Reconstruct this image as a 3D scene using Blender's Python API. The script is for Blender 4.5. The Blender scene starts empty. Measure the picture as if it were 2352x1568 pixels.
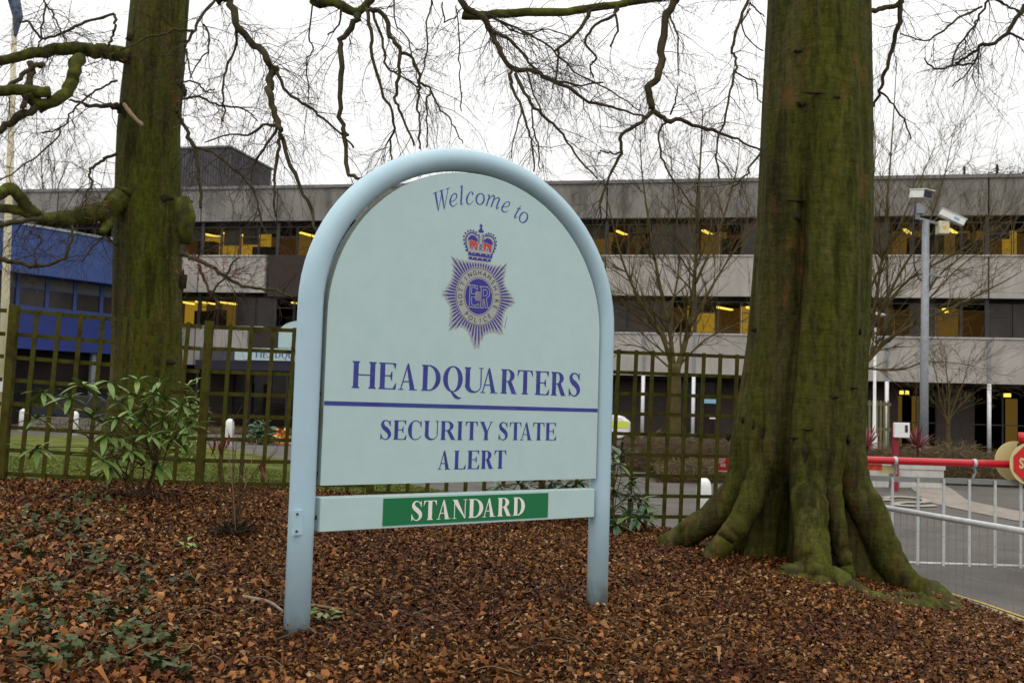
import bpy, bmesh, math, random
import numpy as np
from mathutils import Vector, Matrix, Euler
random.seed(7); rng = np.random.default_rng(7)
PI = math.pi; D2 = math.radians
sc = bpy.context.scene
col = sc.collection

# ------------------------------------------------------------------ camera, light, exposure
EYE = 1.6
PITCH, ROLL = math.radians(3.53), math.radians(1.75)
cam_d = bpy.data.cameras.new('camera'); cam = bpy.data.objects.new('camera', cam_d); col.objects.link(cam)
cam_d.sensor_width = 36.0; cam_d.lens = 36.0*2287/2352
cam_d.clip_end = 2000; cam_d.clip_start = .05
CAMR = Matrix.Rotation(PI/2+PITCH, 3, 'X') @ Matrix.Rotation(ROLL, 3, 'Z')
cam.matrix_world = Matrix.Translation((0, 0, EYE)) @ CAMR.to_4x4()
cam_d.dof.use_dof = True; cam_d.dof.focus_distance = 6.2; cam_d.dof.aperture_fstop = 5.0
sc.camera = cam

SUN_EL, SUN_AZ = math.radians(58), math.radians(205)
w = bpy.data.worlds.new('World'); sc.world = w; w.use_nodes = True
nt = w.node_tree; nt.nodes.clear()
sky = nt.nodes.new('ShaderNodeTexSky'); sky.sky_type = 'NISHITA'; sky.sun_disc = False
sky.sun_elevation = SUN_EL; sky.sun_rotation = SUN_AZ; sky.air_density = 2.0; sky.dust_density = 4.0
mx = nt.nodes.new('ShaderNodeMix'); mx.data_type = 'RGBA'; mx.inputs[0].default_value = .93
mx.inputs[7].default_value = (11.3, 11.3, 11.3, 1)      # the overcast veil that hides the blue
bg = nt.nodes.new('ShaderNodeBackground'); bg.inputs[1].default_value = .1
wo = nt.nodes.new('ShaderNodeOutputWorld')
# an overcast sky is brighter overhead than at the horizon
tcw = nt.nodes.new('ShaderNodeTexCoord'); spw = nt.nodes.new('ShaderNodeSeparateXYZ'); nt.links.new(tcw.outputs['Generated'], spw.inputs[0])
mrw = nt.nodes.new('ShaderNodeMapRange'); mrw.inputs[1].default_value = 0; mrw.inputs[2].default_value = 1; mrw.inputs[3].default_value = 1.0; mrw.inputs[4].default_value = 2.5
nt.links.new(spw.outputs[2], mrw.inputs[0]); vmw = nt.nodes.new('ShaderNodeVectorMath'); vmw.operation = 'SCALE'; vmw.inputs[0].default_value = (11.3, 11.25, 11.15)
nt.links.new(mrw.outputs[0], vmw.inputs['Scale']); nt.links.new(vmw.outputs[0], mx.inputs[7])
nt.links.new(sky.outputs[0], mx.inputs[6]); nt.links.new(mx.outputs[2], bg.inputs[0]); nt.links.new(bg.outputs[0], wo.inputs[0])
sun_d = bpy.data.lights.new('sun', 'SUN'); sun_d.energy = .5; sun_d.angle = math.radians(35); sun_d.color = (1, .97, .92)
sun = bpy.data.objects.new('sun', sun_d); col.objects.link(sun)
sun.rotation_euler = (PI/2-SUN_EL, 0, PI-SUN_AZ)
sc.view_settings.view_transform = 'Standard'; sc.view_settings.look = 'None'
sc.view_settings.exposure = -.42; sc.view_settings.gamma = 1; sc.view_settings.use_curve_mapping = False

# ------------------------------------------------------------------ helpers
def ray(x, y):
    return CAMR @ Vector(((x-1176)/2287, -(y-784)/2287, -1))
def at(x, y, Y):                      # a pixel of the 2352 wide photograph, at distance Y
    d = ray(x, y); return Vector((0, 0, EYE)) + d*(Y/d.y)

class MB:
    def __init__(s): s.v = []; s.f = []; s.mi = []
    def add(s, v, f, mi=0):
        n = len(s.v); s.v += [tuple(p) for p in v]; s.f += [tuple(i+n for i in q) for q in f]; s.mi += [mi]*len(f)
    def box(s, x0, y0, z0, x1, y1, z1, mi=0):
        s.add([(x0,y0,z0),(x1,y0,z0),(x1,y1,z0),(x0,y1,z0),(x0,y0,z1),(x1,y0,z1),(x1,y1,z1),(x0,y1,z1)],
              [(0,3,2,1),(4,5,6,7),(0,1,5,4),(1,2,6,5),(2,3,7,6),(3,0,4,7)], mi)
    def beam(s, a, b, wx, wy, up=(0,1,0), mi=0):   # rectangular bar from a to b
        a = Vector(a); b = Vector(b); t = (b-a).normalized(); u = Vector(up); x = t.cross(u).normalized(); y = x.cross(t).normalized()
        vs = []
        for p in (a, b):
            for i, j in ((-1,-1),(1,-1),(1,1),(-1,1)): vs.append(p+x*i*wx/2+y*j*wy/2)
        s.add(vs, [(3,2,1,0),(4,5,6,7),(0,1,5,4),(1,2,6,5),(2,3,7,6),(3,0,4,7)], mi)
    def tube(s, pts, rad, n=6, cap=True, mi=0):
        pts = [Vector(p) for p in pts]
        if not hasattr(rad, '__len__'): rad = [rad]*len(pts)
        vs = []; fs = []; x = None
        for i, p in enumerate(pts):
            t = (pts[min(i+1, len(pts)-1)]-pts[max(i-1, 0)])
            if t.length < 1e-9: t = Vector((0,0,1))
            t.normalize()
            if x is None:
                x = t.cross(Vector((0,1,0)) if abs(t.y) < .9 else Vector((1,0,0))).normalized()
            else:
                x = (x-t*x.dot(t))
                x = x.normalized() if x.length > 1e-6 else t.orthogonal().normalized()
            y = t.cross(x)
            for k in range(n):
                a = 2*PI*k/n; vs.append(p+(x*math.cos(a)+y*math.sin(a))*rad[i])
        for i in range(len(pts)-1):
            for k in range(n):
                k2 = (k+1) % n
                fs.append((i*n+k, i*n+k2, (i+1)*n+k2, (i+1)*n+k))
        if cap:
            fs.append(tuple(range(n-1, -1, -1))); m = (len(pts)-1)*n; fs.append(tuple(m+k for k in range(n)))
        s.add(vs, fs, mi)
    def lathe(s, prof, c=(0,0,0), n=16, mi=0):      # profile of (r,z) about the z axis
        vs = []; fs = []
        for r, z in prof:
            for k in range(n): a = 2*PI*k/n; vs.append((c[0]+r*math.cos(a), c[1]+r*math.sin(a), c[2]+z))
        for i in range(len(prof)-1):
            for k in range(n):
                k2 = (k+1) % n; fs.append((i*n+k, i*n+k2, (i+1)*n+k2, (i+1)*n+k))
        fs.append(tuple(range(n-1, -1, -1))); m = (len(prof)-1)*n; fs.append(tuple(m+k for k in range(n)))
        s.add(vs, fs, mi)
    def prism(s, poly, y0, y1, mi=0):               # polygon in x,z extruded along y
        n = len(poly); vs = [(x, y0, z) for x, z in poly]+[(x, y1, z) for x, z in poly]
        s.add(vs, [tuple(range(n)), tuple(range(2*n-1, n-1, -1))]+[(i, i+n, (i+1) % n+n, (i+1) % n) for i in range(n)], mi)
    def mesh(s, name):
        m = bpy.data.meshes.new(name); m.from_pydata(s.v, [], s.f); return m
    def build(s, name, mats, parent=None, smooth=False, kind=None, bevel=0):
        m = s.mesh(name)
        for mt in (mats if isinstance(mats, (list, tuple)) else [mats]): m.materials.append(mt)
        if any(s.mi): m.polygons.foreach_set('material_index', s.mi)
        if smooth: m.polygons.foreach_set('use_smooth', [True]*len(m.polygons))
        m.update()
        o = bpy.data.objects.new(name, m); col.objects.link(o)
        if parent: o.parent = parent
        if kind: o['kind'] = kind
        if bevel:
            b = o.modifiers.new('bevel', 'BEVEL'); b.width = bevel; b.segments = 2; b.limit_method = 'ANGLE'
        return o

def tag(o, label, cat, group=None):
    o['label'] = label; o['category'] = cat
    if group: o['group'] = group
    return o
def thing(name, label, cat, loc=(0,0,0), rz=0, group=None):
    o = bpy.data.objects.new(name, None); col.objects.link(o); o.location = loc; o.rotation_euler = (0,0,rz)
    o.empty_display_size = .2
    return tag(o, label, cat, group)
def clone(o, parent=None):
    c = o.copy(); col.objects.link(c)
    if parent: c.parent = parent
    for ch in o.children: clone(ch, c)
    return c
def linkcopy(name, mesh, parent, mw):
    o = bpy.data.objects.new(name, mesh); col.objects.link(o); o.parent = parent; o.matrix_local = mw; return o

def mat(name, *cols, scale=4, stretch=(1,1,1), rough=.6, bump=0, bscale=None, bstretch=None, metal=0, spec=.5, island=False, emit=None, emit_s=0, detail=6, lo=.35, hi=.65, bdist=.02):
    m = bpy.data.materials.new(name); m.use_nodes = True; N = m.node_tree.nodes; L = m.node_tree.links
    b = N['Principled BSDF']; b.inputs['Roughness'].default_value = rough; b.inputs['Metallic'].default_value = metal
    b.inputs['Specular IOR Level'].default_value = min(spec, .12) if rough >= .8 else spec
    b.inputs['Base Color'].default_value = (*cols[0], 1)
    tc = N.new('ShaderNodeTexCoord')
    def noise(sc_, st):
        mp = N.new('ShaderNodeMapping'); mp.inputs['Scale'].default_value = st
        nz = N.new('ShaderNodeTexNoise'); nz.inputs['Scale'].default_value = sc_; nz.inputs['Detail'].default_value = detail; nz.inputs['Roughness'].default_value = .62
        L.new(tc.outputs['Object'], mp.inputs[0]); L.new(mp.outputs[0], nz.inputs[0]); return nz
    if len(cols) > 1:
        cr = N.new('ShaderNodeValToRGB'); E = cr.color_ramp.elements
        k = len(cols); p0, p1 = (0, 1) if island else (lo, hi)
        E[0].position = p0; E[0].color = (*cols[0], 1); E[1].position = p1; E[1].color = (*cols[-1], 1)
        for i in range(1, k-1):
            e = E.new(p0+(p1-p0)*i/(k-1)); e.color = (*cols[i], 1)
        if island:
            g = N.new('ShaderNodeNewGeometry'); L.new(g.outputs['Random Per Island'], cr.inputs[0])
        else:
            nz = noise(scale, stretch); L.new(nz.outputs[0], cr.inputs[0])
        L.new(cr.outputs[0], b.inputs['Base Color'])
    if bump:
        nz = noise(bscale or scale*4, bstretch or stretch); bp = N.new('ShaderNodeBump'); bp.inputs['Strength'].default_value = bump
        bp.inputs['Distance'].default_value = bdist
        L.new(nz.outputs[0], bp.inputs['Height']); L.new(bp.outputs[0], b.inputs['Normal'])
    if emit:
        b.inputs['Emission Color'].default_value = (*emit, 1); b.inputs['Emission Strength'].default_value = emit_s
    return m

def catmull(pts, k=4):
    P = [Vector(p) for p in pts]
    if len(P) < 3 and k > 1: return [P[0].lerp(P[-1], i/k) for i in range(k+1)]
    out = []
    for i in range(len(P)-1):
        p0 = P[max(i-1, 0)]; p1 = P[i]; p2 = P[i+1]; p3 = P[min(i+2, len(P)-1)]
        for j in range(k):
            t = j/k
            out.append(.5*((2*p1)+(p2-p0)*t+(2*p0-5*p1+4*p2-p3)*t*t+(3*p1-p0-3*p2+p3)*t**3))
    out.append(P[-1]); return out

# ------------------------------------------------------------------ materials
def bark_mat():
    m = bpy.data.materials.new('beech_bark'); m.use_nodes = True; N = m.node_tree.nodes; L = m.node_tree.links
    b = N['Principled BSDF']; b.inputs['Roughness'].default_value = .8; b.inputs['Specular IOR Level'].default_value = .08
    tc = N.new('ShaderNodeTexCoord')
    def nz(s, st, det=6, ro=.6):
        mp = N.new('ShaderNodeMapping'); mp.inputs['Scale'].default_value = st
        n = N.new('ShaderNodeTexNoise'); n.inputs['Scale'].default_value = s; n.inputs['Detail'].default_value = det; n.inputs['Roughness'].default_value = ro
        L.new(tc.outputs['Object'], mp.inputs[0]); L.new(mp.outputs[0], n.inputs[0]); return n.outputs[0]
    def ramp(f, els):
        r = N.new('ShaderNodeValToRGB'); E = r.color_ramp.elements
        while len(E) < len(els): E.new(.5)
        for e, (p, c) in zip(E, els): e.position = p; e.color = (*c, 1)
        L.new(f, r.inputs[0]); return r.outputs[0]
    def mix(f, a, c, mode='MIX'):
        x = N.new('ShaderNodeMix'); x.data_type = 'RGBA'; x.blend_type = mode
        if isinstance(f, float): x.inputs[0].default_value = f
        else: L.new(f, x.inputs[0])
        L.new(a, x.inputs[6]); L.new(c, x.inputs[7]); return x.outputs[2]
    base = ramp(nz(2.2, (1,1,.16)), [(.34, (.028,.026,.007)), (.45, (.060,.052,.016)), (.54, (.050,.052,.007)), (.66, (.095,.080,.035))])
    green = ramp(nz(5, (1,1,.4)), [(.3, (.034,.040,.003)), (.7, (.078,.084,.007))])
    msk = ramp(nz(1.1, (1,1,.22), 5), [(.45, (0,0,0)), (.66, (.9,.9,.9))])
    gn = N.new('ShaderNodeNewGeometry'); dp = N.new('ShaderNodeVectorMath'); dp.operation = 'DOT_PRODUCT'; dp.inputs[1].default_value = (.9,-.1,.35)
    L.new(gn.outputs['Normal'], dp.inputs[0]); mr = N.new('ShaderNodeMapRange'); mr.inputs[1].default_value = .1; mr.inputs[2].default_value = .95; mr.inputs[3].default_value = 0; mr.inputs[4].default_value = .34
    L.new(dp.outputs['Value'], mr.inputs[0]); ad0 = N.new('ShaderNodeMath'); ad0.operation = 'ADD'; ad0.use_clamp = True
    L.new(msk, ad0.inputs[0]); L.new(mr.outputs[0], ad0.inputs[1]); c = mix(ad0.outputs[0], base, green)
    dark = ramp(nz(7, (1,1,.10), 6, .65), [(.36, (.5,.5,.46)), (.50, (1.05,1.05,1.05))]); c = mix(1.0, c, dark, 'MULTIPLY')
    fine = ramp(nz(22, (1,1,.35), 8, .7), [(.32, (.45,.45,.45)), (.6, (1.15,1.15,1.15))])
    c = mix(1.0, c, fine, 'MULTIPLY')
    rust = ramp(nz(3.3, (1,1,.5), 4), [(.6, (0,0,0)), (.74, (.55,.55,.55))])
    rc = N.new('ShaderNodeRGB'); rc.outputs[0].default_value = (.17,.075,.025,1)
    c = mix(rust, c, rc.outputs[0])
    L.new(c, b.inputs['Base Color'])
    h1 = nz(5, (1,1,3.2), 8); h2 = nz(40, (1,1,.6), 6)
    ad = N.new('ShaderNodeMath'); ad.operation = 'MULTIPLY_ADD'; ad.inputs[1].default_value = .45
    L.new(h2, ad.inputs[0]); L.new(h1, ad.inputs[2])
    bp = N.new('ShaderNodeBump'); bp.inputs['Strength'].default_value = .6; bp.inputs['Distance'].default_value = .035
    L.new(ad.outputs[0], bp.inputs['Height']); L.new(bp.outputs[0], b.inputs['Normal'])
    return m
BARK = bark_mat()
MOSS = mat('mossy_bark', (.035,.03,.012), (.062,.068,.012), (.11,.12,.018), scale=5, rough=.9, bump=.6, bscale=30, spec=.2)
BRANCH = mat('branch_bark', (.035,.03,.014), (.075,.06,.03), scale=8, stretch=(1,1,1), rough=.85, spec=.2, bump=.3, bscale=50)
TWIG = mat('twig_bark', (.030,.022,.016), (.062,.044,.032), scale=3, rough=.85, spec=.2)
OLIVETWIG = mat('olive_twig', (.06,.046,.018), (.115,.088,.034), scale=3, rough=.85, spec=.2)
def dirty(m, col_d, z0, z1, sc_=9):
    N = m.node_tree.nodes; L = m.node_tree.links; b = N['Principled BSDF']; src = b.inputs['Base Color'].links[0].from_socket
    tc = N.new('ShaderNodeTexCoord'); sp = N.new('ShaderNodeSeparateXYZ'); L.new(tc.outputs['Object'], sp.inputs[0])
    mr = N.new('ShaderNodeMapRange'); mr.inputs[1].default_value = z1; mr.inputs[2].default_value = z0; L.new(sp.outputs[2], mr.inputs[0])
    mp = N.new('ShaderNodeMapping'); mp.inputs['Scale'].default_value = (1,1,.35); L.new(tc.outputs['Object'], mp.inputs[0])
    nz = N.new('ShaderNodeTexNoise'); nz.inputs['Scale'].default_value = sc_; nz.inputs['Detail'].default_value = 8; nz.inputs['Roughness'].default_value = .7; L.new(mp.outputs[0], nz.inputs[0])
    ml = N.new('ShaderNodeMath'); ml.operation = 'MULTIPLY_ADD'; ml.inputs[1].default_value = .55; ml.inputs[2].default_value = -.0; L.new(mr.outputs[0], ml.inputs[0])
    ad = N.new('ShaderNodeMath'); ad.operation = 'ADD'; L.new(ml.outputs[0], ad.inputs[0]); L.new(nz.outputs[0], ad.inputs[1])
    cr = N.new('ShaderNodeValToRGB'); cr.color_ramp.elements[0].position = .62; cr.color_ramp.elements[1].position = .95; cr.color_ramp.elements[1].color = (.8,.8,.8,1); L.new(ad.outputs[0], cr.inputs[0])
    x = N.new('ShaderNodeMix'); x.data_type = 'RGBA'; L.new(cr.outputs[0], x.inputs[0]); L.new(src, x.inputs[6]); x.inputs[7].default_value = (*col_d, 1); L.new(x.outputs[2], b.inputs['Base Color'])
TUBE = mat('pale_blue_paint', (.37,.53,.61), (.41,.565,.64), scale=7, rough=.38, bump=.05, bscale=60, lo=.3, hi=.7)
PANEL = mat('pale_green_board', (.425,.575,.565), (.46,.605,.595), scale=9, rough=.5, spec=.3)
PSIDE = mat('board_edge', (.26,.33,.29), (.17,.17,.12), scale=5, rough=.7, lo=.45, hi=.75)
dirty(TUBE, (.17,.17,.13), .27, .52)
BLUEINK = mat('blue_lettering', (.022,.02,.21), (.036,.05,.30), scale=22, stretch=(.4,1,1), rough=.5)
WELINK = mat('welcome_lettering', (.03,.06,.32), rough=.5)
STARBLUE = mat('emblem_blue', (.018,.014,.26), rough=.45)
SILVER = mat('emblem_silver', (.36,.37,.36), rough=.4)
DARKINK = mat('emblem_dark_line', (.05,.05,.06), rough=.5)
EMRED = mat('emblem_red', (.5,.055,.03), rough=.45)
GREEN = mat('sign_green', (.0,.155,.045), rough=.45)
WHITEINK = mat('white_lettering', (.8,.78,.74), rough=.5)
STEEL = mat('bracket_steel', (.06,.06,.06), rough=.5, metal=.4)
TRELLIS = mat('mossy_timber', (.036,.035,.005), (.066,.062,.008), (.042,.028,.006), scale=6, rough=.85, bump=.3, bscale=40, spec=.2)
CONC = mat('concrete_band', (.33,.305,.275), (.44,.41,.372), scale=1.4, stretch=(1,1,.35), rough=.85, bump=.15, bscale=30)
CONCD = mat('concrete_parapet', (.105,.098,.088), (.20,.187,.168), (.255,.238,.213), scale=1.1, stretch=(1,1,.3), rough=.9, bump=.15, bscale=30)
COPING = mat('coping_metal', (.16,.155,.15), rough=.6)
BRICK = mat('dark_brick', (.04,.032,.028), (.065,.053,.046), scale=18, stretch=(.5,.5,2), rough=.85, bump=.2)
DFRAME = mat('dark_window_frame', (.025,.022,.02), rough=.5)
CLAD = mat('dark_cladding', (.055,.052,.058), (.075,.07,.076), scale=2, rough=.6)
BLUEP = mat('blue_panel', (.008,.022,.165), (.012,.03,.20), scale=2, rough=.5)
BLUEF = mat('blue_frame', (.022,.055,.20), rough=.5)
BLUER = mat('blue_fascia', (.022,.055,.20), (.029,.07,.235), scale=2, rough=.45)
WHITE = mat('white_paint', (.72,.72,.70), (.8,.8,.78), scale=6, rough=.5)
CREAM = mat('cream_paint', (.52,.46,.30), (.62,.56,.40), scale=5, stretch=(1,1,.5), rough=.6)
GREY = mat('galvanised_grey', (.20,.215,.235), (.27,.285,.30), scale=9, rough=.55, metal=.3)
GALV = mat('bright_galvanised', (.46,.47,.46), (.58,.59,.58), scale=14, rough=.45, metal=.15)
RAILG = mat('rail_grey', (.20,.21,.20), (.25,.26,.25), scale=6, rough=.5, metal=.3)
RED = mat('red_paint', (.50,.008,.016), (.56,.012,.02), scale=6, rough=.3)
DRED = mat('dark_red_paint', (.24,.008,.025), rough=.45)
SIGNRED = mat('sign_red', (.58,.006,.012), rough=.45)
SIGNCREAM = mat('sign_cream', (.62,.55,.26), rough=.5)
BLACK = mat('black_plastic', (.012,.012,.014), rough=.35)
ASPH = mat('asphalt', (.085,.078,.069), (.125,.114,.10), scale=1.2, rough=.85, bump=.35, bscale=120, bdist=.01)
PAVE = mat('pale_pavement', (.22,.19,.155), (.28,.25,.21), scale=2, rough=.9, bump=.2, bscale=60)
YLINE = mat('yellow_line', (.42,.29,.06), (.50,.36,.10), scale=20, rough=.8)
WLINE = mat('white_marking', (.24,.215,.18), (.36,.325,.27), scale=20, rough=.8)
KERB = mat('kerb_concrete', (.22,.21,.17), (.33,.31,.26), scale=8, rough=.9, bump=.3, bscale=60)
SOIL = mat('mulch_soil', (.012,.006,.003), (.035,.016,.007), (.06,.03,.013), scale=22, rough=.95, bump=.9, bscale=60, spec=.2)
LAWN = mat('lawn_grass', (.045,.055,.010), (.09,.112,.014), (.15,.145,.032), scale=2.2, lo=.38, hi=.64, rough=.9, bump=.6, bscale=60, spec=.2)
GRASSB = mat('grass_blade', (.055,.075,.010), (.10,.135,.016), (.17,.175,.035), island=True, rough=.7, spec=.2)
LITTER = mat('dead_leaf', (.016,.007,.003), (.10,.034,.008), (.030,.012,.004), (.17,.066,.016), (.060,.024,.008), (.29,.13,.036), (.115,.040,.010), (.020,.008,.004), (.44,.26,.13), island=True, rough=.6, spec=.08)
DAMP = mat('damp_leaf', (.018,.007,.003), (.075,.021,.005), (.03,.011,.004), (.12,.038,.009), (.045,.017,.006), (.20,.078,.02), island=True, rough=.5, spec=.1)
BIGLEAF = mat('dry_curled_leaf', (.10,.031,.008), (.22,.078,.018), (.33,.135,.037), (.155,.048,.012), (.13,.055,.02), (.42,.21,.08), island=True, rough=.6, spec=.15)
IVY = mat('ivy_leaf', (.020,.034,.008), (.042,.058,.014), (.030,.045,.008), (.08,.09,.03), island=True, rough=.5, spec=.22)
RHODO = mat('rhododendron_leaf', (.085,.155,.03), (.15,.235,.055), scale=6, rough=.42, spec=.3)
RHODO2 = mat('rhododendron_leaf_yellowing', (.17,.25,.05), (.24,.31,.08), scale=6, rough=.42, spec=.3)
LAUREL = mat('laurel_leaf', (.018,.06,.02), (.035,.10,.03), scale=5, rough=.3, spec=.6)
STEM = mat('shrub_stem', (.05,.032,.016), (.09,.055,.028), scale=10, rough=.8)
PALETW = mat('dry_stem', (.22,.16,.09), rough=.8)
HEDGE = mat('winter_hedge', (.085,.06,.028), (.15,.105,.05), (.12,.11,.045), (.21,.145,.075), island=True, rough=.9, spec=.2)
CORDY = mat('red_strap_leaf', (.17,.03,.035), (.30,.09,.09), (.10,.016,.02), island=True, rough=.5)
CONIF = mat('evergreen_far', (.035,.045,.022), (.06,.07,.035), island=True, rough=.9)
STONE = mat('stone_wall', (.14,.125,.10), (.21,.19,.155), scale=4, rough=.9, bump=.5, bscale=9)
REDLEAF = mat('rust_leaf', (.20,.035,.02), (.13,.035,.02), island=True, rough=.6)
AMBER = mat('lit_room_wall', (.4,.25,.05), rough=.8, emit=(1,.60,.06), emit_s=.62)
AMBERD = mat('dim_room_wall', (.3,.2,.06), rough=.8, emit=(1,.56,.10), emit_s=.22)
AMBERB = mat('far_wall_glow', (.2,.13,.05), rough=.8, emit=(1,.50,.12), emit_s=.07)
LAMPY = mat('lit_ceiling_tube', (.8,.7,.3), rough=.5, emit=(1,.72,.10), emit_s=3.5)
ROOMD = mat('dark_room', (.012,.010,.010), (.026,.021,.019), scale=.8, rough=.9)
REDL = mat('red_lens', (.55,.01,.01), rough=.2)
ORANGE = mat('hazard_orange', (.75,.10,.015), rough=.5)
YELG = mat('fluorescent_yellow', (.62,.72,.06), rough=.4)
TYRE = mat('tyre_rubber', (.015,.015,.015), rough=.8)
CARP = mat('dark_car_paint', (.012,.014,.02), rough=.2)
CLBLUE = mat('notice_blue', (.22,.42,.55), rough=.5)
TERRA = mat('brick_edging', (.34,.17,.11), (.42,.25,.17), scale=6, rough=.9)
FLOWER = mat('flower_petal', (.8,.45,.02), (.75,.12,.02), (.6,.6,.1), island=True, rough=.6)
def glass_mat():
    m = bpy.data.materials.new('window_glass'); m.use_nodes = True; N = m.node_tree.nodes; L = m.node_tree.links
    N.remove(N['Principled BSDF'])
    t = N.new('ShaderNodeBsdfTransparent'); t.inputs[0].default_value = (.72,.72,.70,1)
    L.new(t.outputs[0], N['Material Output'].inputs[0]); return m
GLASS = glass_mat()
DGLASS = mat('dark_window_glass', (.018,.014,.012), (.040,.031,.026), scale=.9, rough=.12, spec=.28)
pane_rng = random.Random(5)

# ------------------------------------------------------------------ terrain: depth below the eye at known spots, smoothed
TP = np.array([(9.4,22.5,1.59),(7.5,22.5,1.62),(-1.1,5.4,1.26),(.61,6.63,1.318),(-4.3,10.1,.96),(-2.5,10.7,1.0),(-1.5,10.9,1.07),(1.53,11.5,1.39),(2.98,11.9,1.55),(2.74,9.3,1.36),
 (2.2,7.8,1.40),(4.4,8.6,1.78),(4.45,10,1.80),(4.1,12,1.86),(-2.1,4,1.22),(0,4.7,1.31),(2.5,5,1.46),(4,6.2,1.68),(-6,8,.93),(-4,6,1.06),(-2.6,7.6,1.10),(-.5,8.5,1.2),(1,9.5,1.32),
 (-8,20,1.28),(-5,28,1.5),(-18,38,1.62),(-10,15,1.12),(-3,15,1.2),(3.3,17,2.02),(8,12,1.98),(8,20,1.82),(14,28,1.62),(6,28,1.68),(5.6,9,1.92),(6,14,1.98),(2,20,1.85),(0,30,1.62),
 (17,43,1.4),(-15,50,1.45),(0,45,1.42),(30,30,1.6),(-2,1,1.35),(2,1,1.55),(5,3,1.8),(-8,4,.95),(-15,10,.9),(-20,25,1.3),(15,12,1.95),(-30,50,1.5),(30,50,1.5),(0,-6,1.5)])
def _k(r2): return np.where(r2 > 1e-12, .5*r2*np.log(r2+1e-20), 0)
_n = len(TP); _d2 = ((TP[:, None, :2]-TP[None, :, :2])**2).sum(-1)
_A = np.zeros((_n+3, _n+3)); _A[:_n, :_n] = _k(_d2)+np.eye(_n)*.6
_A[:_n, _n:] = np.c_[np.ones(_n), TP[:, :2]]; _A[_n:, :_n] = _A[:_n, _n:].T
_W = np.linalg.solve(_A, np.r_[TP[:, 2], 0, 0, 0])
def gz(X, Y):
    X = np.atleast_1d(np.asarray(X, float)); Y = np.atleast_1d(np.asarray(Y, float))
    x = np.clip(X, -24, 30); y = np.clip(Y, -6, 50)
    r2 = (x[..., None]-TP[:, 0])**2+(y[..., None]-TP[:, 1])**2
    H = _k(r2)@_W[:_n]+_W[_n]+_W[_n+1]*x+_W[_n+2]*y
    return EYE-np.clip(H, .8, 2.15)
def g1(X, Y): return float(gz(X, Y)[0])
def ghit(x, y):                        # where the sight line through a pixel meets the terrain
    d = ray(x, y); lo, hi = 2.0, 60.0; Y = lo
    while Y < hi:
        p = Vector((0, 0, EYE))+d*(Y/d.y)
        if p.z <= g1(p.x, p.y): break
        Y += .05
    return Vector((p.x, p.y, g1(p.x, p.y)))
def axis(parts):
    o = []
    for a, b, s in parts: o += list(np.arange(a, b-1e-6, s))
    return np.array(o+[parts[-1][1]])
gx = axis([(-420,-60,40),(-60,-10,2),(-10,7,.14),(7,60,2),(60,420,40)]); gy = axis([(-40,2,2),(2,13,.14),(13,60,1.0),(60,700,40)])
GX, GY = np.meshgrid(gx, gy); GZ = gz(GX.ravel(), GY.ravel()).reshape(GX.shape)
bank = (GX > -9) & (GX < 4.2) & (GY < 11) & (GY > 3)
GZ = GZ+np.where(bank, .012*np.sin(GX*3.1+1)*np.cos(GY*2.7)+.008*np.sin(GX*7+GY*5), 0)
_kx = np.interp(GY, [-10,4,5.6,7,7.8,8.6,9.4,10.2,11,11.9,12.6], [4.58,4.58,4.58,4.58,4.58,4.56,4.52,4.45,4.28,4.02,3.7])
GZ = np.where((GY > 13) | (GX > _kx+.03), GZ-.09, GZ)
nx, ny = len(gx), len(gy)
m = MB(); m.v = [tuple(p) for p in np.c_[GX.ravel(), GY.ravel(), GZ.ravel()]]
m.f = [(j*nx+i, j*nx+i+1, (j+1)*nx+i+1, (j+1)*nx+i) for j in range(ny-1) for i in range(nx-1)]; m.mi = [0]*len(m.f)
m.build('ground', SOIL, smooth=True, kind='structure')

def sheet(name, near, far, n, k, dz, mt):
    def res(P, n):
        P = np.array(P, float); s = np.r_[0, np.cumsum(np.hypot(*np.diff(P, axis=0).T))]; t = np.linspace(0, s[-1], n+1)
        return np.c_[np.interp(t, s, P[:, 0]), np.interp(t, s, P[:, 1])]
    A = res(near, n); B = res(far, n); t = np.linspace(0, 1, k+1)[:, None, None]
    G = A[None]*(1-t)+B[None]*t; z = gz(G[..., 0].ravel(), G[..., 1].ravel())+dz
    m = MB(); m.v = [tuple(p) for p in np.c_[G[..., 0].ravel(), G[..., 1].ravel(), z]]
    m.f = [(j*(n+1)+i, j*(n+1)+i+1, (j+1)*(n+1)+i+1, (j+1)*(n+1)+i) for j in range(k) for i in range(n)]; m.mi = [0]*len(m.f)
    return m.build(name, mt, smooth=True, kind='structure')
LN = [(-26,9.3),(-12,9.6),(-5.2,10.15),(-2.86,10.62),(-1.5,11.02),(1.2,11.5)]
LF = [(-26,33),(-14,32),(-8,27),(-5,22.5),(-2.6,19.5),(-.6,15.2),(.6,12.6),(1.4,11.62)]
sheet('lawn', LN, LF, 60, 30, .02, LAWN)
RN = [(-26,33.1),(-14,32.1),(-8,27.1),(-5,22.6),(-2.6,19.6),(-.6,15.3),(.6,12.7),(1.5,11.95),(2.9,12.3),(3.75,12.4),(4.2,11.2),(4.42,10),(4.47,9),(4.5,8),(4.5,5),(4.5,-10)]
RF = [(-30,46),(-20,45.5),(-14,45),(-9,45),(-5,44),(-2,44),(2,43.5),(6,43),(9,42),(13,40),(18,38),(25,34),(30,28),(34,20),(34,8),(34,-10)]
sheet('road', RN, RF, 90, 40, -.02, ASPH)
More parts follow.
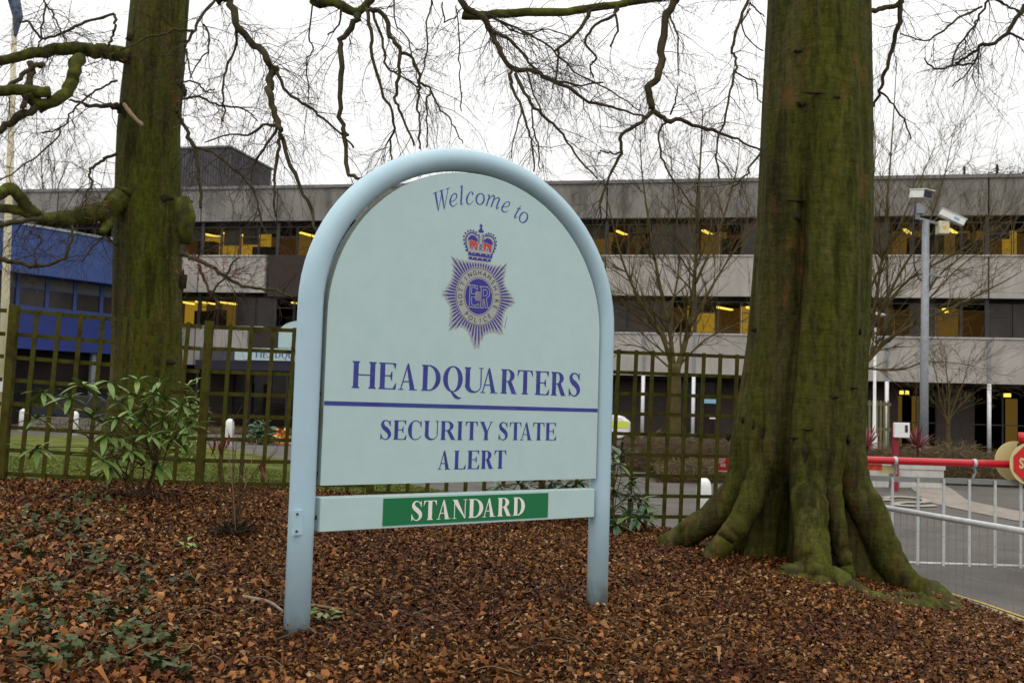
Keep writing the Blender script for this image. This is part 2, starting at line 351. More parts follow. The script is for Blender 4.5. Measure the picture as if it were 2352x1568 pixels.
# pale crossover strip, brick edging and markings on the road
sheet('path', [(-15,36.4),(-8,32.2),(-4,30.4),(-2,29.8)], [(-15,37),(-8,33),(-4,31.1),(-2,30.4)], 24, 3, .01, TERRA)
sheet('path', [(9.3,23.8),(8.6,20.6),(9.4,18.3),(12.5,17.6)], [(10.2,23.6),(9.5,20.7),(10.0,19.4),(13,19.2)], 24, 4, -.008, PAVE)
sheet('path', [(2.3,29.5),(4.2,29.2),(6.4,28.8)], [(2.3,31.5),(4.2,31),(6.4,30.4)], 12, 3, -.008, PAVE)
def drape(name, polys, dz, mt, kind='structure'):
    m = MB()
    for P in polys:
        m.add([(x, y, g1(x, y)+dz) for x, y in P], [tuple(range(len(P)))])
    return m.build(name, mt, kind=kind)
def strip(path, wd):
    out = []
    for (a, b), (c, d) in zip(path[:-1], path[1:]):
        t = Vector((c-a, d-b)).normalized(); nn = Vector((-t.y, t.x))*wd/2
        out.append([(a-nn.x, b-nn.y), (c-nn.x, d-nn.y), (c+nn.x, d+nn.y), (a+nn.x, b+nn.y)])
    return out
KL = [(4.02,11.9),(4.28,11),(4.45,10.2),(4.52,9.4),(4.56,8.6),(4.58,7.8),(4.58,7.0),(4.58,5.6),(4.58,4)]
sk = lambda off: [(x+off, y) for x, y in KL]
drape('yellow_lines', strip(sk(.17), .075)+strip(sk(.33), .075), .004, YLINE)
YF = [(9.2,16.9),(10.2,15.2),(11.4,13.6),(13,12)]
drape('yellow_lines', strip(YF, .09)+strip([(x-.25, y-.1) for x, y in YF], .09), .004, YLINE)
# worn white letters painted on the road: a bar and a curved stroke
def road_stroke(pts, wd): return strip([(p.x, p.y) for p in catmull([(*q, 0) for q in pts], 5)], wd)
a0 = ghit(2012,1149); b0 = ghit(2080,1150)
ks = lambda P: [(b0.x+(x-b0.x)*.62, b0.y+(y-b0.y)*.62) for x, y in P]
drape('road_letters', strip([(a0.x-.35, a0.y+.1), (a0.x+.35, a0.y+.1)], .2)
      + road_stroke(ks([(b0.x-.55,b0.y+.55),(b0.x+.1,b0.y+.8),(b0.x+.75,b0.y+.35),(b0.x+.5,b0.y-.25),(b0.x-.1,b0.y-.2),(b0.x-.6,b0.y-.6),(b0.x+.1,b0.y-.9),(b0.x+.7,b0.y-.75)]), .17), .004, WLINE)
# kerb of separate stones
kerb = bpy.data.objects.new('kerb', None); col.objects.link(kerb); kerb['kind'] = 'structure'
kp = catmull([(x-.02, y, 0) for x, y in KL], 6)
acc = 0; last = kp[0]
for p in kp[1:]:
    acc += (p-last).length
    if acc > .82 or p is kp[-1]:
        t = (p-last); ln = t.length; c = (p+last)/2
        mb = MB(); mb.box(-.065, -ln/2+.008, -.16, .065, ln/2-.008, .018)
        k = mb.build('kerb_stone', KERB, kerb, bevel=.018); k.location = (c.x, c.y, g1(c.x, c.y)+random.uniform(-.006, .006)); k.rotation_euler = (math.atan2(g1(p.x,p.y)-g1(last.x,last.y), ln), 0, math.atan2(t.y, t.x)-PI/2)
        last = p; acc = 0

# ------------------------------------------------------------------ main building
bl = thing('office_building', 'long three storey concrete office block with dark window bands and amber lights', 'building', (17, 44, EYE), math.atan2(-.205, .979))
BXL, BXR = -62.0, 26.0
joints = [3.82+4.2*k for k in range(-16, 6)]; joints = [j for j in joints if BXL < j < BXR]
edges = [BXL]+joints+[BXR]
def band(z0, z1, y, x0, x1, mt, th=.35, nm='concrete_panel'):
    es = [x0]+[e for e in edges if x0+.6 < e < x1-.6]+[x1]
    for a, b in zip(es[:-1], es[1:]):
        mb = MB(); mb.box(a+.035, y, z0, b-.035, y+th, z1); mb.build(nm, mt, bl)
band(8.85, 10.50, 0, BXL, BXR, CONCD)
mb = MB(); mb.box(BXL-.1, -.08, 10.503, BXR+.1, .6, 10.66); mb.build('roof_coping', COPING, bl)
TOWA, TOWB = -30.24, -20.5
band(5.19, 7.02, 0, BXL, TOWA, CONC); band(5.19, 7.02, 0, TOWB, BXR, CONC)
band(1.46, 3.39, 0, BXL, -31.03, CONC); band(1.46, 3.39, 0, TOWB, BXR, CONC)
mb = MB()
for a, b in ((BXL, TOWA), (TOWB, BXR)): mb.box(a, -.05, 7.022, b, .36, 7.10); mb.box(a, -.05, 3.392, b, .36, 3.47)
mb.build('sill', mat('pale_sill', (.42,.40,.38), rough=.8), bl)
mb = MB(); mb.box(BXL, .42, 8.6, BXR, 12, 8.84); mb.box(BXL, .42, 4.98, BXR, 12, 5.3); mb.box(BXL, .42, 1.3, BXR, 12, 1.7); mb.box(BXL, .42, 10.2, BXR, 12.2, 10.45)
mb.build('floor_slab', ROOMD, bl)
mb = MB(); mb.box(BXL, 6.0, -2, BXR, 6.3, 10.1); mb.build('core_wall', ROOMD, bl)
mb = MB()
for s in (BXL, BXR-.3): mb.box(s, .45, -2, s+.3, 5.9, 10.1)
mb.build('end_wall', BRICK, bl)
# stair tower of dark brick
mb = MB(); mb.box(TOWA+.1, .1, 5.0, TOWB-.1, .41, 7.1); mb.box(-30.9, .1, 1.3, TOWB-.1, .41, 3.45); mb.build('stair_tower', BRICK, bl)
for xj in joints:
    for zz in ((8.84, 7.11), (5.18, 3.48)): mb = MB(); mb.box(xj-.09, .29, zz[1], xj+.09, .405, zz[0]); mb.build('pier', DFRAME, bl)
for xj in [j for j in joints if j > -14]+[-11.08, -1.9]:
    mb = MB(); mb.tube([(xj, -.10, -1.6), (xj, -.10, 1.45)], .085, 8); mb.build('slender_column', WHITE, bl, smooth=True)
    if xj > -14: 
        mb = MB(); mb.box(xj-.05, -.07, 1.47, xj+.05, -.003, 3.38); mb.build('downpipe', GREY, bl)
LIT = {}  # (floor, pane centre ranges) -> wall material
lit_up = [(-35.2,-31.2,AMBER),(-29.6,-28.3,AMBERD),(-14.2,-12.9,AMBERD),(-8.6,-7.4,AMBERD),(.2,1.5,AMBERD),(2.1,3.6,AMBERD),(3.9,4.3,AMBERD),(5.0,5.6,AMBER),(-40.5,-36.5,AMBERD)]
lit_lo = [(-36,-34.8,AMBER),(-33.8,-32.9,AMBERD),(-9.2,-7.9,AMBER),(-6.7,-5.9,AMBER),(-.9,-.4,AMBERD),(2.0,3.1,AMBERD)]
lamps_up = [(-34.6,-33.9),(-33.3,-32.2),(-33.0,-31.6),(-28.9,-28.5),(-13.9,-13.5),(-8.5,-8.1)]
lamps_up += [(2.4,2.9),(-12.6,-12.2),(.5,.9)]
lamps_lo = [(2.2,2.5),(-6.4,-6.1),(-35.6,-35.2),(-34.6,-33.8),(-33.4,-32.6),(-7.9,-7.1),(-8.6,-8.3),(-29.2,-28.4)]
bay_w = 4.2/4
x = joints[0]-4.2*3
while x < BXR-1:
    for z0, z1 in ((7.11, 8.60), (3.48, 4.97)):
        fr = MB(); a, b = x+.02, x+bay_w-.02; t = .035
        fr.box(a, .30, z0, a+t, .37, z1); fr.box(b-t, .30, z0, b, .37, z1); fr.box(a+t, .30, z0, b-t, .37, z0+t); fr.box(a+t, .30, z1-t, b-t, .37, z1); 
        if int(round(x/bay_w)) % 2 == 0: fr.box(a+t, .302, z0+.95, b-t, .368, z0+.99)
        f = fr.build('window', DFRAME, bl)
        lit = any(p-1.2 < x < q+.6 for p, q, *_ in (lit_up+lamps_up if z0 > 5 else lit_lo+lamps_lo))
        g = MB(); g.box(a+t+.002, .33, z0+t+.002, b-t-.002, .336, z1-t-.002); g.build('pane', GLASS if lit else DGLASS, f)
    x += bay_w
rb_ = random.Random(21); BLIND = mat('added_blind', (.12,.105,.085), (.17,.15,.12), scale=1, rough=.8); DBOX = mat('dark_box', (.06,.045,.03), (.10,.07,.045), scale=2, rough=.7)
for k in range(90):  # blinds and dark boxes added at random to break up the window glow
    x = joints[0]-4.2+rb_.randint(0, 76)*bay_w; z0 = rb_.choice((7.11, 3.48))
    if rb_.random() < .45: mb = MB(); hb = rb_.uniform(.25,.9); mb.box(x+.08, .45, z0+1.45-hb, x+bay_w-.08, .47, z0+1.45); mb.build('blind', BLIND, bl)
    else: mb = MB(); hb = rb_.uniform(.5,1.25); mb.box(x+.1, 1.5, z0-.1, x+rb_.uniform(.5,1.4), 2.0, z0+hb); mb.build('added_box', DBOX, bl)
for lst, z0, z1 in ((lit_up, 7.0, 8.58), (lit_lo, 3.4, 4.96)):
    for a, b, mt in lst:
        mb = MB(); mb.box(a-1.3, 3.2, z0, b+1.3, 3.3, z1); mb.build('faint_glow_wall', AMBERB, bl)  # added wall with its own faint glow, browning the gaps between lit panes
        mb = MB(); mb.box(a, 2.4, z0, b, 2.5, z1); mb.build('lit_room', mt, bl)
for lst, z in ((lamps_up, 8.42), (lamps_lo, 4.80)):
    for a, b in lst:
        mb = MB(); mb.beam((a, 1.0, z), (b, 1.9, z-.05), .16, .07, up=(0,0,1)); mb.build('ceiling_tube', LAMPY, bl)
# ground floor: brick panels set back, glazed bays between
gb = [(-62,-32.5),(-22,-14.6),(-13.2,-9.4),(-7.8,-5.2),(-4.6,-3.0),(-1.2,.35),(2.0,3.6),(6.0,7.4),(9,26)]
for a, b in gb:
    mb = MB(); mb.box(a, 1.5, -2, b, 1.8, 1.29); mb.build('brick_wall', BRICK, bl)
pv = -32.5
for a, b in [(-32.5,-22),(-14.6,-13.2),(-9.4,-7.8),(-5.2,-4.6),(-3.0,-1.2),(.35,2.0),(3.6,6.0),(7.4,9)]:
    f = MB(); n = max(1, round((b-a)/1.0)); wd = (b-a)/n
    for i in range(n+1): f.box(a+i*wd-.03, 1.6, -1.6, a+i*wd+.03, 1.68, 1.29)
    f.box(a+.04, 1.61, -.35, b-.04, 1.67, -.30)
    fo = f.build('glazed_bay', DFRAME, bl)
    g = MB(); g.box(a+.03, 1.635, -1.6, b-.03, 1.642, 1.28); g.build('pane', GLASS if a > -2 else DGLASS, fo)
for a, b, mt in [(.45,.85,AMBERD),(1.3,1.6,AMBERD),(5.4,5.9,AMBERD),(-26.5,-26.3,AMBERD)]:
    mb = MB(); mb.box(a, 3.4, -1.5, b, 3.5, .9 if mt is AMBERD else 1.2); mb.build('lit_room', mt, bl)
for a, b in [(.55,.72),(.8,.95),(-25.3,-25.1),(5.0,5.3)]:
    mb = MB(); mb.box(a, 2.2, .95, b, 2.3, 1.12); mb.build('ceiling_tube', LAMPY, bl)
mb = MB(); mb.box(-32.4, 1.95, -2, -22.1, 2.05, 1.29); mb.build('dark_backing', ROOMD, bl)  # dark sheet added close behind the glass, painting in the bay's deep shade
mb = MB(); mb.box(-31.2, .6, -1.5, -31.0, .9, .6)
mb.build('door_post', DFRAME, bl)
# plant room of ribbed dark cladding on the roof
pr = thing('plant_room', 'dark ribbed plant room standing on the flat roof beside the left trunk', 'building', (17, 44, EYE), math.atan2(-.205, .979))
mb = MB(); mb.box(-37.2, .7, 10.67, -32.87, 5.6, 12.85); mb.build('wall', CLAD, pr)
mb = MB(); 
for i in range(28): mb.box(-37.1+i*.155, .66, 10.68, -37.04+i*.155, .70, 12.75)
for i in range(26): mb.box(-32.87, .9+i*.175, 10.68, -32.82, .97+i*.175, 12.75)
o = mb.build('cladding_rib', CLAD, pr); o['kind'] = 'stuff'
mb = MB(); mb.box(-37.3, .6, 12.86, -32.78, 5.7, 12.96); mb.build('roof', COPING, pr)
# entrance boards
def text_mesh(body, size, extr=.002, bold=0, sx=1.0, align='CENTER'):
    c = bpy.data.curves.new('txt', 'FONT'); c.body = body; c.size = size; c.extrude = extr; c.offset = bold; c.align_x = align; c.align_y = 'CENTER'; c.resolution_u = 4
    o = bpy.data.objects.new('txt', c); col.objects.link(o)
    dg = bpy.context.evaluated_depsgraph_get(); me = bpy.data.meshes.new_from_object(o.evaluated_get(dg))
    bpy.data.objects.remove(o); bpy.data.curves.remove(c)
    if sx != 1: me.transform(Matrix.Diagonal((sx, 1, 1, 1)))
    return me
def text_obj(name, body, size, mt, parent, loc, rot=(PI/2,0,0), **kw):
    me = text_mesh(body, size, **kw); me.materials.clear(); me.materials.append(mt)
    o = bpy.data.objects.new(name, me); col.objects.link(o); o.parent = parent; o.location = loc; o.rotation_euler = rot; return o
cp = thing('entrance_canopy', 'dark entrance canopy with pale blue headquarters board and small arched board', 'canopy', (17, 44, EYE), math.atan2(-.205, .979))
mb = MB(); mb.box(-33.0, -1.6, 1.2, -22.5, -.12, 1.66); mb.build('canopy_roof', mat('canopy_navy', (.012,.012,.03), rough=.6), cp)
mb = MB(); mb.box(-32.8, -1.55, 1.67, -30.9, -1.45, 2.28); mb.build('grey_board', CLAD, cp)
mb = MB(); mb.box(-30.85, -1.68, 1.70, -25.6, -1.6, 2.29); nb = mb.build('name_board', PANEL, cp)
AP = [(-28.6+1.25*(1-math.cos(PI*i/16)), 3.05+.62*math.sin(PI*i/16)) for i in range(17)]
mb = MB(); mb.prism([(-28.6, 2.32)]+AP+[(-26.1, 2.32)], -1.66, -1.58); ab = mb.build('arched_board', PANEL, cp)
mb = MB(); mb.prism([(-27.35+(.30 if i % 2 == 0 else .19)*math.sin(2*PI*i/16), 2.85+(.36 if i % 2 == 0 else .22)*math.cos(2*PI*i/16)) for i in range(16)], -1.68, -1.662); mb.build('emblem', STARBLUE, ab)
for xx in (-33, -28.2, -24):
    mb = MB(); mb.tube([(xx, -1.3, -1.6), (xx, -1.3, 1.19)], .06, 8); mb.build('canopy_post', DFRAME, cp)

# ------------------------------------------------------------------ blue building on the left
A0 = at(20, 700, 43.0); dirb = Vector((math.sin(math.radians(35.5)), math.cos(math.radians(35.5)), 0))
bb = thing('blue_building', 'blue panelled building with deep blue fascia and a row of narrow windows', 'building', (A0.x, A0.y, EYE), math.atan2(dirb.y, dirb.x))
bb.scale = (43/33, 43/33, 43/33); bb.rotation_euler[2] = math.atan2(dirb.y, dirb.x)
# local x runs along the facade away from the camera, local -y faces right and towards the camera
X0, X1 = -9.0, 5.3
mb = MB(); mb.box(X0, -.7, 3.78, X1, 6, 5.35); mb.build('fascia', BLUER, bb)
mb = MB(); mb.box(X0-.05, -.75, 5.352, X1+.05, 6.05, 5.43); mb.build('roof_edge', mat('fascia_cap', (.30,.33,.38), rough=.5), bb)
mb = MB(); mb.box(X0, -.1, 1.32, X1, .2, 2.62); mb.build('blue_panel', BLUEP, bb)
mb = MB(); mb.box(X0, -.12, 2.622, X1, .2, 2.72); mb.build('sill', BLUEF, bb)
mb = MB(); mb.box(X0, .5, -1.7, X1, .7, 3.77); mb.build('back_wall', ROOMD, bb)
mb = MB(); mb.box(X1-.15, .21, -1.7, X1, 6, 3.77); mb.build('end_wall', BRICK, bb)
n = 14; wd = (X1-X0)/n
for i in range(n):
    a = X0+i*wd; f = MB(); f.box(a+.002, -.06, 2.724, a+.13, .1, 3.77); f.box(a+.131, -.04, 3.35, a+wd-.002, .08, 3.40); f.box(a+.131, -.04, 2.724, a+wd-.002, .08, 2.78)
    fo = f.build('window', BLUEF, bb)
    g = MB(); g.box(a+.133, .0, 2.782, a+wd-.004, .008, 3.348); g.build('pane', DGLASS, fo)
    g = MB(); g.box(a+.133, .0, 3.402, a+wd-.004, .01, 3.765); g.build('transom_panel', mat('grey_transom', (.085,.09,.085), rough=.5) if i == 0 else bpy.data.materials['grey_transom'], fo)
    if i % 3 == 0:
        c = MB(); c.box(a-.08, .1, -1.7, a+.08, .26, 1.31); c.build('ground_column', GREY, bb)
mb = MB()
for i in range(n): 
    if i % 2: mb.box(X0+i*wd+.1, .44, 2.75, X0+i*wd+.5, .48, 3.7)
mb.build('blind', mat('window_blind', (.09,.10,.095), rough=.8), bb)

# ------------------------------------------------------------------ low stone wall, bollards, pole, vehicles behind the lawn
sw0, sw1 = at(62, 980, 40), at(330, 985, 40)
mb = MB(); zz = g1(sw0.x, 40)
nst = 12
wall = thing('stone_wall', 'low grey stone wall behind the lawn at the far left', 'wall', (0, 0, 0))
for i in range(nst):
    a = sw0.x+(sw1.x-sw0.x)*i/nst; b = sw0.x+(sw1.x-sw0.x)*(i+1)/nst
    for j in range(2):
        mb = MB(); off = .12 if j else 0; mb.box(a+.01+off, 40+random.uniform(-.02,.02), zz-.1+j*.30, b-.01+off, 40.4, zz+.19+j*.30); mb.build('stone', STONE, wall, bevel=.02)
def make_bollard():
    t = thing('bollard', '', 'bollard', group='white bollards edging the grass')
    mb = MB(); mb.lathe([(.125,-.1),(.125,.62),(.12,.72),(.10,.79),(.06,.84),(.0,.855)], n=18); mb.build('post', WHITE, t, smooth=True)
    mb = MB(); mb.lathe([(.135,-.1),(.135,.03),(.128,.035)], n=18); mb.build('base_collar', mat('bollard_base', (.3,.29,.26), rough=.8), t)
    return t
b0 = make_bollard()
for i, (px, py, Y, lb) in enumerate([(50,990,38,'white round topped bollard at the far left of the lawn'),(170,1000,35,'white round topped bollard standing behind the leafy rhododendron'),
                         (525,1030,28.6,'white round topped bollard between left trunk and sign post'),(1615,1211,17.3,'largest white bollard beside the road behind the trellis right of the sign')]):
    o = b0 if i == 0 else clone(b0); p = at(px, py, Y); o.location = (p.x, p.y, p.z); o['label'] = lb
    if i == 3: o.scale = (1.04,1.04,1.0)
fp0 = at(2, 992, 25)
fp = thing('flagpole', 'tall cream flagpole at the far left edge with a furled blue flag', 'flagpole', (fp0.x, fp0.y, fp0.z))
fp.rotation_euler = (0, -D2(1.6), 0); ptop = at(30, -150, 25).z-fp0.z
mb = MB(); mb.tube([(0,0,-.1),(0,0,4),(0,0,ptop)], [.115,.095,.055], 12); mb.build('pole', CREAM, fp, smooth=True)
mb = MB(); fz = at(22, 40, 25).z-fp0.z
mb.tube([(.05,-.05,fz-.5),(.10,-.06,fz),(-.05,-.08,fz+.6),(.12,-.05,fz+1.4),(.1,-.05,fz+2.2)], [.04,.13,.17,.2,.08], 7); mb.build('flag', mat('flag_blue', (.03,.06,.13), (.12,.15,.19), (.02,.035,.08), scale=5, rough=.8), fp)
mb = MB(); mb.box(-.02,-.22,at(8,900,25).z-fp0.z,.30,-.20,at(8,868,25).z-fp0.z); mb.build('notice', mat('notice_white', (.62,.58,.62), rough=.5), fp)

def wheel(parent, x, y, z, r, wdt=.2):
    mb = MB(); n = 16; vs = []
    mb.tube([(x, y-wdt/2, z), (x, y+wdt/2, z)], r, 16); wh = mb.build('wheel', TYRE, parent)
    mb = MB(); mb.tube([(x, y-wdt/2-.012, z), (x, y-wdt/2-.002, z)], r*.6, 12); mb.build('rim', GALV, wh)
def vehicle(name, label, cat, prof, glass, stripe, mt, px, py, Y, rz, wd, wheels, r):
    p = at(px, py, Y); z = g1(p.x, p.y)-.02
    t = thing(name, label, cat, (p.x, p.y, z), rz)
    mb = MB(); mb.prism(prof, -wd/2, wd/2); mb.build('body', mt, t, bevel=.06)
    for P in glass:
        mb = MB(); mb.prism(P, -wd/2-.012, -wd/2-.002); mb.build('side_window', BLACK, t)
    for P, m2 in stripe:
        mb = MB(); mb.prism(P, -wd/2-.014, -wd/2-.002); mb.build('stripe', m2, t)
    for x in wheels:
        wheel(t, x, -wd/2+.08, r, r)
    return t
vp = [(-2.4,.35),(2.15,.35),(2.45,.55),(2.45,.95),(2.2,1.15),(1.75,1.25),(1.35,1.85),(1.05,2.0),(-2.3,2.0),(-2.4,1.9)]
vehicle('police_van', 'white police van with fluorescent yellow stripe half hidden by the sign', 'van', vp, [[(.55,1.25),(1.6,1.25),(1.25,1.8),(.55,1.82)]],
        [([(-2.35,.75),(2.43,.75),(2.43,1.0),(-2.35,1.0)], YELG)], WHITE, 1300, 960, 38.5, -.15, 1.9, (-1.5, 1.6), .34)
cpv = [(-2.1,.25),(2.0,.25),(2.12,.5),(2.05,.78),(1.15,.92),(.5,1.38),(-1.1,1.42),(-1.9,1.0),(-2.12,.95)]
vehicle('parked_car', 'dark parked car glimpsed between leaves in front of the blue building', 'car', cpv, [[(-1.0,.95),(.95,.92),(.42,1.28),(-.9,1.32)]], [], CARP, 205, 975, 42, .25, 1.7, (-1.3, 1.3), .3)

# flower bed and shrub glimpsed through the trellis
def leafmesh(L, wd, fold=.25, bend=.3, seg=4):
    v = []; f = []
    for i in range(seg+1):
        t = i/seg; ww = wd/2*math.sin(PI*min(1, (t*.92+.06)))**.75; y = L*t; z = -bend*L*t*t
        v += [(-ww, y, z+ww*fold), (0, y, z), (ww, y, z+ww*fold)]
    for i in range(seg):
        a = i*3; f += [(a, a+1, a+4, a+3), (a+1, a+2, a+5, a+4)]
    return v, f
def clump(name, label, cat, c, size, n, L, wd, mt, group=None, asstuff=False, up=.3):
    V, Fc = leafmesh(L, wd, seg=2); V = np.array(V); mb = MB()
    for i in range(n):
        d = Vector((random.gauss(0,1), random.gauss(0,1), random.gauss(0,1))).normalized()*random.random()**.4
        p = Vector((c[0]+d.x*size[0], c[1]+d.y*size[1], c[2]+abs(d.z)*size[2] if not asstuff else c[2]+d.z*size[2]))
        R = Euler((random.uniform(-.5,1.4)*up*2, random.uniform(-1,1), random.uniform(0,6.28))).to_matrix(); s = random.uniform(.6,1.2)
        mb.add([p+R@(Vector(q)*s) for q in V], Fc)
    o = mb.build(name, mt, smooth=False); return tag(o, label, cat, group)
p = at(600, 1005, 31); clump('green_shrub', 'leafy green shrub in the bed behind the trellis left of the sign', 'shrub', (p.x, p.y, g1(p.x,p.y)), (.55,.4,.75), 260, .28, .09, LAUREL)
p = at(645, 1010, 31); clump('flower_cluster', 'orange and yellow flowers beside the green shrub near the sign post', 'flowers', (p.x, p.y, g1(p.x,p.y)), (.25,.3,.5), 70, .14, .12, FLOWER)
p = at(438, 985, 17.2); clump('green_shrub', 'bright green bushy shrub beside the base of the left trunk', 'shrub', (p.x, p.y, g1(p.x,p.y)), (.22,.3,1.55), 330, .26, .035, RHODO2)

# ------------------------------------------------------------------ trees
def grow(mb, p, d, L, r, lvl, droop=.12, wig=.25, nch=5, n=5, sides=4, chl=.55, spread=.8, rmin=.0012, up=None):
    seg = L/n; pts = [Vector(p)]; d = Vector(d).normalized(); dirs = [d.copy()]
    for i in range(n):
        d = d+Vector((random.gauss(0,wig), random.gauss(0,wig), random.gauss(0,wig)-droop)); d.normalize()
        pts.append(pts[-1]+d*seg*random.uniform(.8,1.2)); dirs.append(d.copy())
    rad = [max(rmin, r*(1-.72*i/n)) for i in range(n+1)]
    mb.tube(pts, rad, sides if lvl else 3, cap=False)
    if lvl > 0:
        for k in range(nch):
            i = random.randint(1, n); a = pts[i]; dd = dirs[i]
            q = Vector((random.gauss(0,1), random.gauss(0,1), random.gauss(0,1))); q = (q-dd*q.dot(dd)).normalized()
            grow(mb, a, dd+q*spread*random.uniform(.6,1.2), L*chl*random.uniform(.6,1.15), max(rmin, rad[i]*.62), lvl-1, droop, wig, max(2, nch-1), max(3, n-1), sides, chl, spread, rmin)
OFF = {'a': (0, 0), 'b': (781, 0), 'c': (1562, 0), 'd': (0, 524), 'v': (0, 0)}
def tr(code, pts):
    ox, oy = OFF[code]; s = 1 if code == 'v' else .3656*.91875
    return [(ox+x*s, oy+y*s) for x, y in pts]
def limb(tree, code, Y0, Y1, w0, w1, pts, mt=BRANCH, prefix=None, tw=1.0, tmb=None, droop=.10, tl=.55, nm='branch', sides=8, lvl=2, zigk=1):
    P = tr(code, pts); n = len(P); s = 1 if code == 'v' else .336
    W3 = []; Rr = []
    for i, (x, y) in enumerate(P):
        t = i/(n-1); Y = Y0+(Y1-Y0)*t+random.uniform(-.05,.05); W3.append(at(x, y, Y)); Rr.append((w0+(w1-w0)*t)*s*Y/2287/2)
    if prefix is not None:
        a = Vector(prefix); b = W3[0]; m1 = a.lerp(b, .4)+Vector((0,0,.45)); m2 = a.lerp(b, .75)+Vector((0,0,.3))
        W3 = [a, m1, m2]+W3; Rr = [max(Rr[0]*1.5, .05), Rr[0]*1.3, Rr[0]*1.12]+Rr
    C = catmull(W3, 4); R = list(np.interp(np.linspace(0, len(W3)-1, len(C)), range(len(W3)), Rr))
    jt = .3 if mt is MOSS else 1
    zig = [random.uniform(-1,1) for _ in C]; wv = .006*Y0/9*(0 if mt is MOSS else zigk)
    C = [c+Vector((random.gauss(0,wv), random.gauss(0,wv), random.gauss(0,wv*.8))) if 0 < i < len(C)-1 else c for i, c in enumerate(C)]
    R = [r*(1+jt*random.uniform(-.09,.12)) for r in R]
    C = [c+Vector((random.gauss(0,1),random.gauss(0,1),random.gauss(0,1)))*r*.30*jt for c, r in zip(C, R)]
    mb = MB(); mb.tube(C, R, sides)
    o = mb.build(nm, mt, tree, smooth=True)
    o.matrix_parent_inverse = Matrix.Translation(-tree.location)
    if tmb is not None:
        Lt = sum((C[i+1]-C[i]).length for i in range(len(C)-1)); cnt = int(Lt*tw*6.5)+1; st = 8 if prefix is not None else 1
        for k in range(cnt):
            i = random.randint(min(st, len(C)-2), len(C)-2)
            t = (C[i+1]-C[i]).normalized(); q = Vector((random.gauss(0,1), random.gauss(0,.6), random.gauss(0,1))); q = (q-t*q.dot(t)).normalized()
            grow(tmb, C[i], t*.8+q*.8, tl*random.uniform(.45,1.3), min(R[i]*.5, .0045*Y0/9), lvl, droop, .24, 4, 5, 3, .6, .7, rmin=.0011*Y0/9)
    return C
def trunk_mesh(ctr, zs, R0, lobes, zg, amp=.025, nth=180, flute=None):
    vs = []; fs = []
    for j, z in enumerate(zs):
        cx = np.interp(z, [c[2] for c in ctr], [c[0] for c in ctr]); cy = np.interp(z, [c[2] for c in ctr], [c[1] for c in ctr])
        r0 = np.interp(z, [q[0] for q in R0], [q[1] for q in R0]); h = z-zg
        for k in range(nth):
            ph = 2*PI*k/nth                       # 0 faces the camera, positive to the right
            r = r0
            for (p0, L, wd, hs) in lobes:
                dphi = (ph-p0+PI) % (2*PI)-PI
                wl = wd*(1+.32*min(max(h, 0)/hs, 3))
                r += L*math.exp(-(dphi/wl)**2)*math.exp(-max(h, -.15)/hs)
            r += amp*math.sin(3*ph+1.3+z*.15)+amp*.7*math.sin(5*ph+z*.3)+amp*.35*math.sin(11*ph+z*.8+.5*math.sin(z*2))+.005*math.sin(23*ph+3*z)
            if flute:
                for (p0, dep, wd, zt, *rp) in flute:
                    dphi = (ph-p0+PI) % (2*PI)-PI; r -= dep*math.exp(-abs(dphi/wd)**(4 if rp else 2))*max(0, min(1, (zt-z)/(rp[0] if rp else 1.5)))
                r = max(r, .10)
            vs.append((cx+r*math.sin(ph), cy-r*math.cos(ph), z))
    n = nth
    for j in range(len(zs)-1):
        for k in range(n): k2 = (k+1) % n; fs.append((j*n+k, j*n+k2, (j+1)*n+k2, (j+1)*n+k))
    fs.append(tuple((len(zs)-1)*n+k for k in range(n)))
    mb = MB(); mb.add(vs, fs); return mb
# near beech, right
TX, TY = 2.70, 9.35; TZG = g1(TX, TY)
bt = thing('beech_tree', 'huge mossy beech trunk with buttress roots right of the sign, bare branches overhead', 'tree', (TX, TY, TZG))
zs = [TZG-.35+.03*i for i in range(30)]+[TZG+.55+.06*i for i in range(30)]+[TZG+2.35+.15*i for i in range(55)]
zs = [z for z in zs]
ct = at(1880, 0, TY); cm = at(1871, 500, TY); c8 = at(1856, 784, TY); c10 = at(1836, 1000, TY)
ctr = [(TX-.05, TY, TZG-.4), (c10.x, TY, c10.z), (c8.x, TY, c8.z), (cm.x, TY, cm.z), (ct.x, TY, ct.z), (ct.x+.1, TY+.1, ct.z+6)]
R0 = [(TZG-.4,.33),(TZG+.05,.36),(TZG+.3,.42),(TZG+.7,.51),(TZG+1.05,.55),(c10.z+.3,.555),(c8.z,.545),(cm.z,.53),(ct.z,.475),(ct.z+5,.40)]
lobes = [(D2(-101),.52,.22,.52),(D2(-65),.26,.14,.46),(D2(-4),.34,.17,.50),(D2(22),.12,.10,.55),(D2(66),.44,.20,.50),(D2(125),.8,.25,.4),(D2(172),.8,.25,.4),(D2(-145),.8,.25,.4)]
flute = [(D2(-30),.13,.10,4.6),(D2(-55),.05,.07,3.0),(D2(10),.05,.07,1.3),(D2(38),.09,.12,2.1),(D2(-80),.06,.10,1.6),(D2(-37),.30,.21,TZG+.92,.5),(D2(43),.30,.17,TZG+.80,.42),(D2(-83),.16,.10,TZG+.75,.5)]
tm = trunk_mesh(ctr, zs, R0, lobes, TZG-.02, .019, 240, flute)
o = tm.build('trunk', BARK, bt, smooth=True); o.matrix_parent_inverse = Matrix.Translation(-bt.location)
def child_world(mb, name, mt, par, smooth=True, kind=None):
    o = mb.build(name, mt, par, smooth=smooth, kind=kind); o.matrix_parent_inverse = Matrix.Translation(-Vector(par.location)); return o
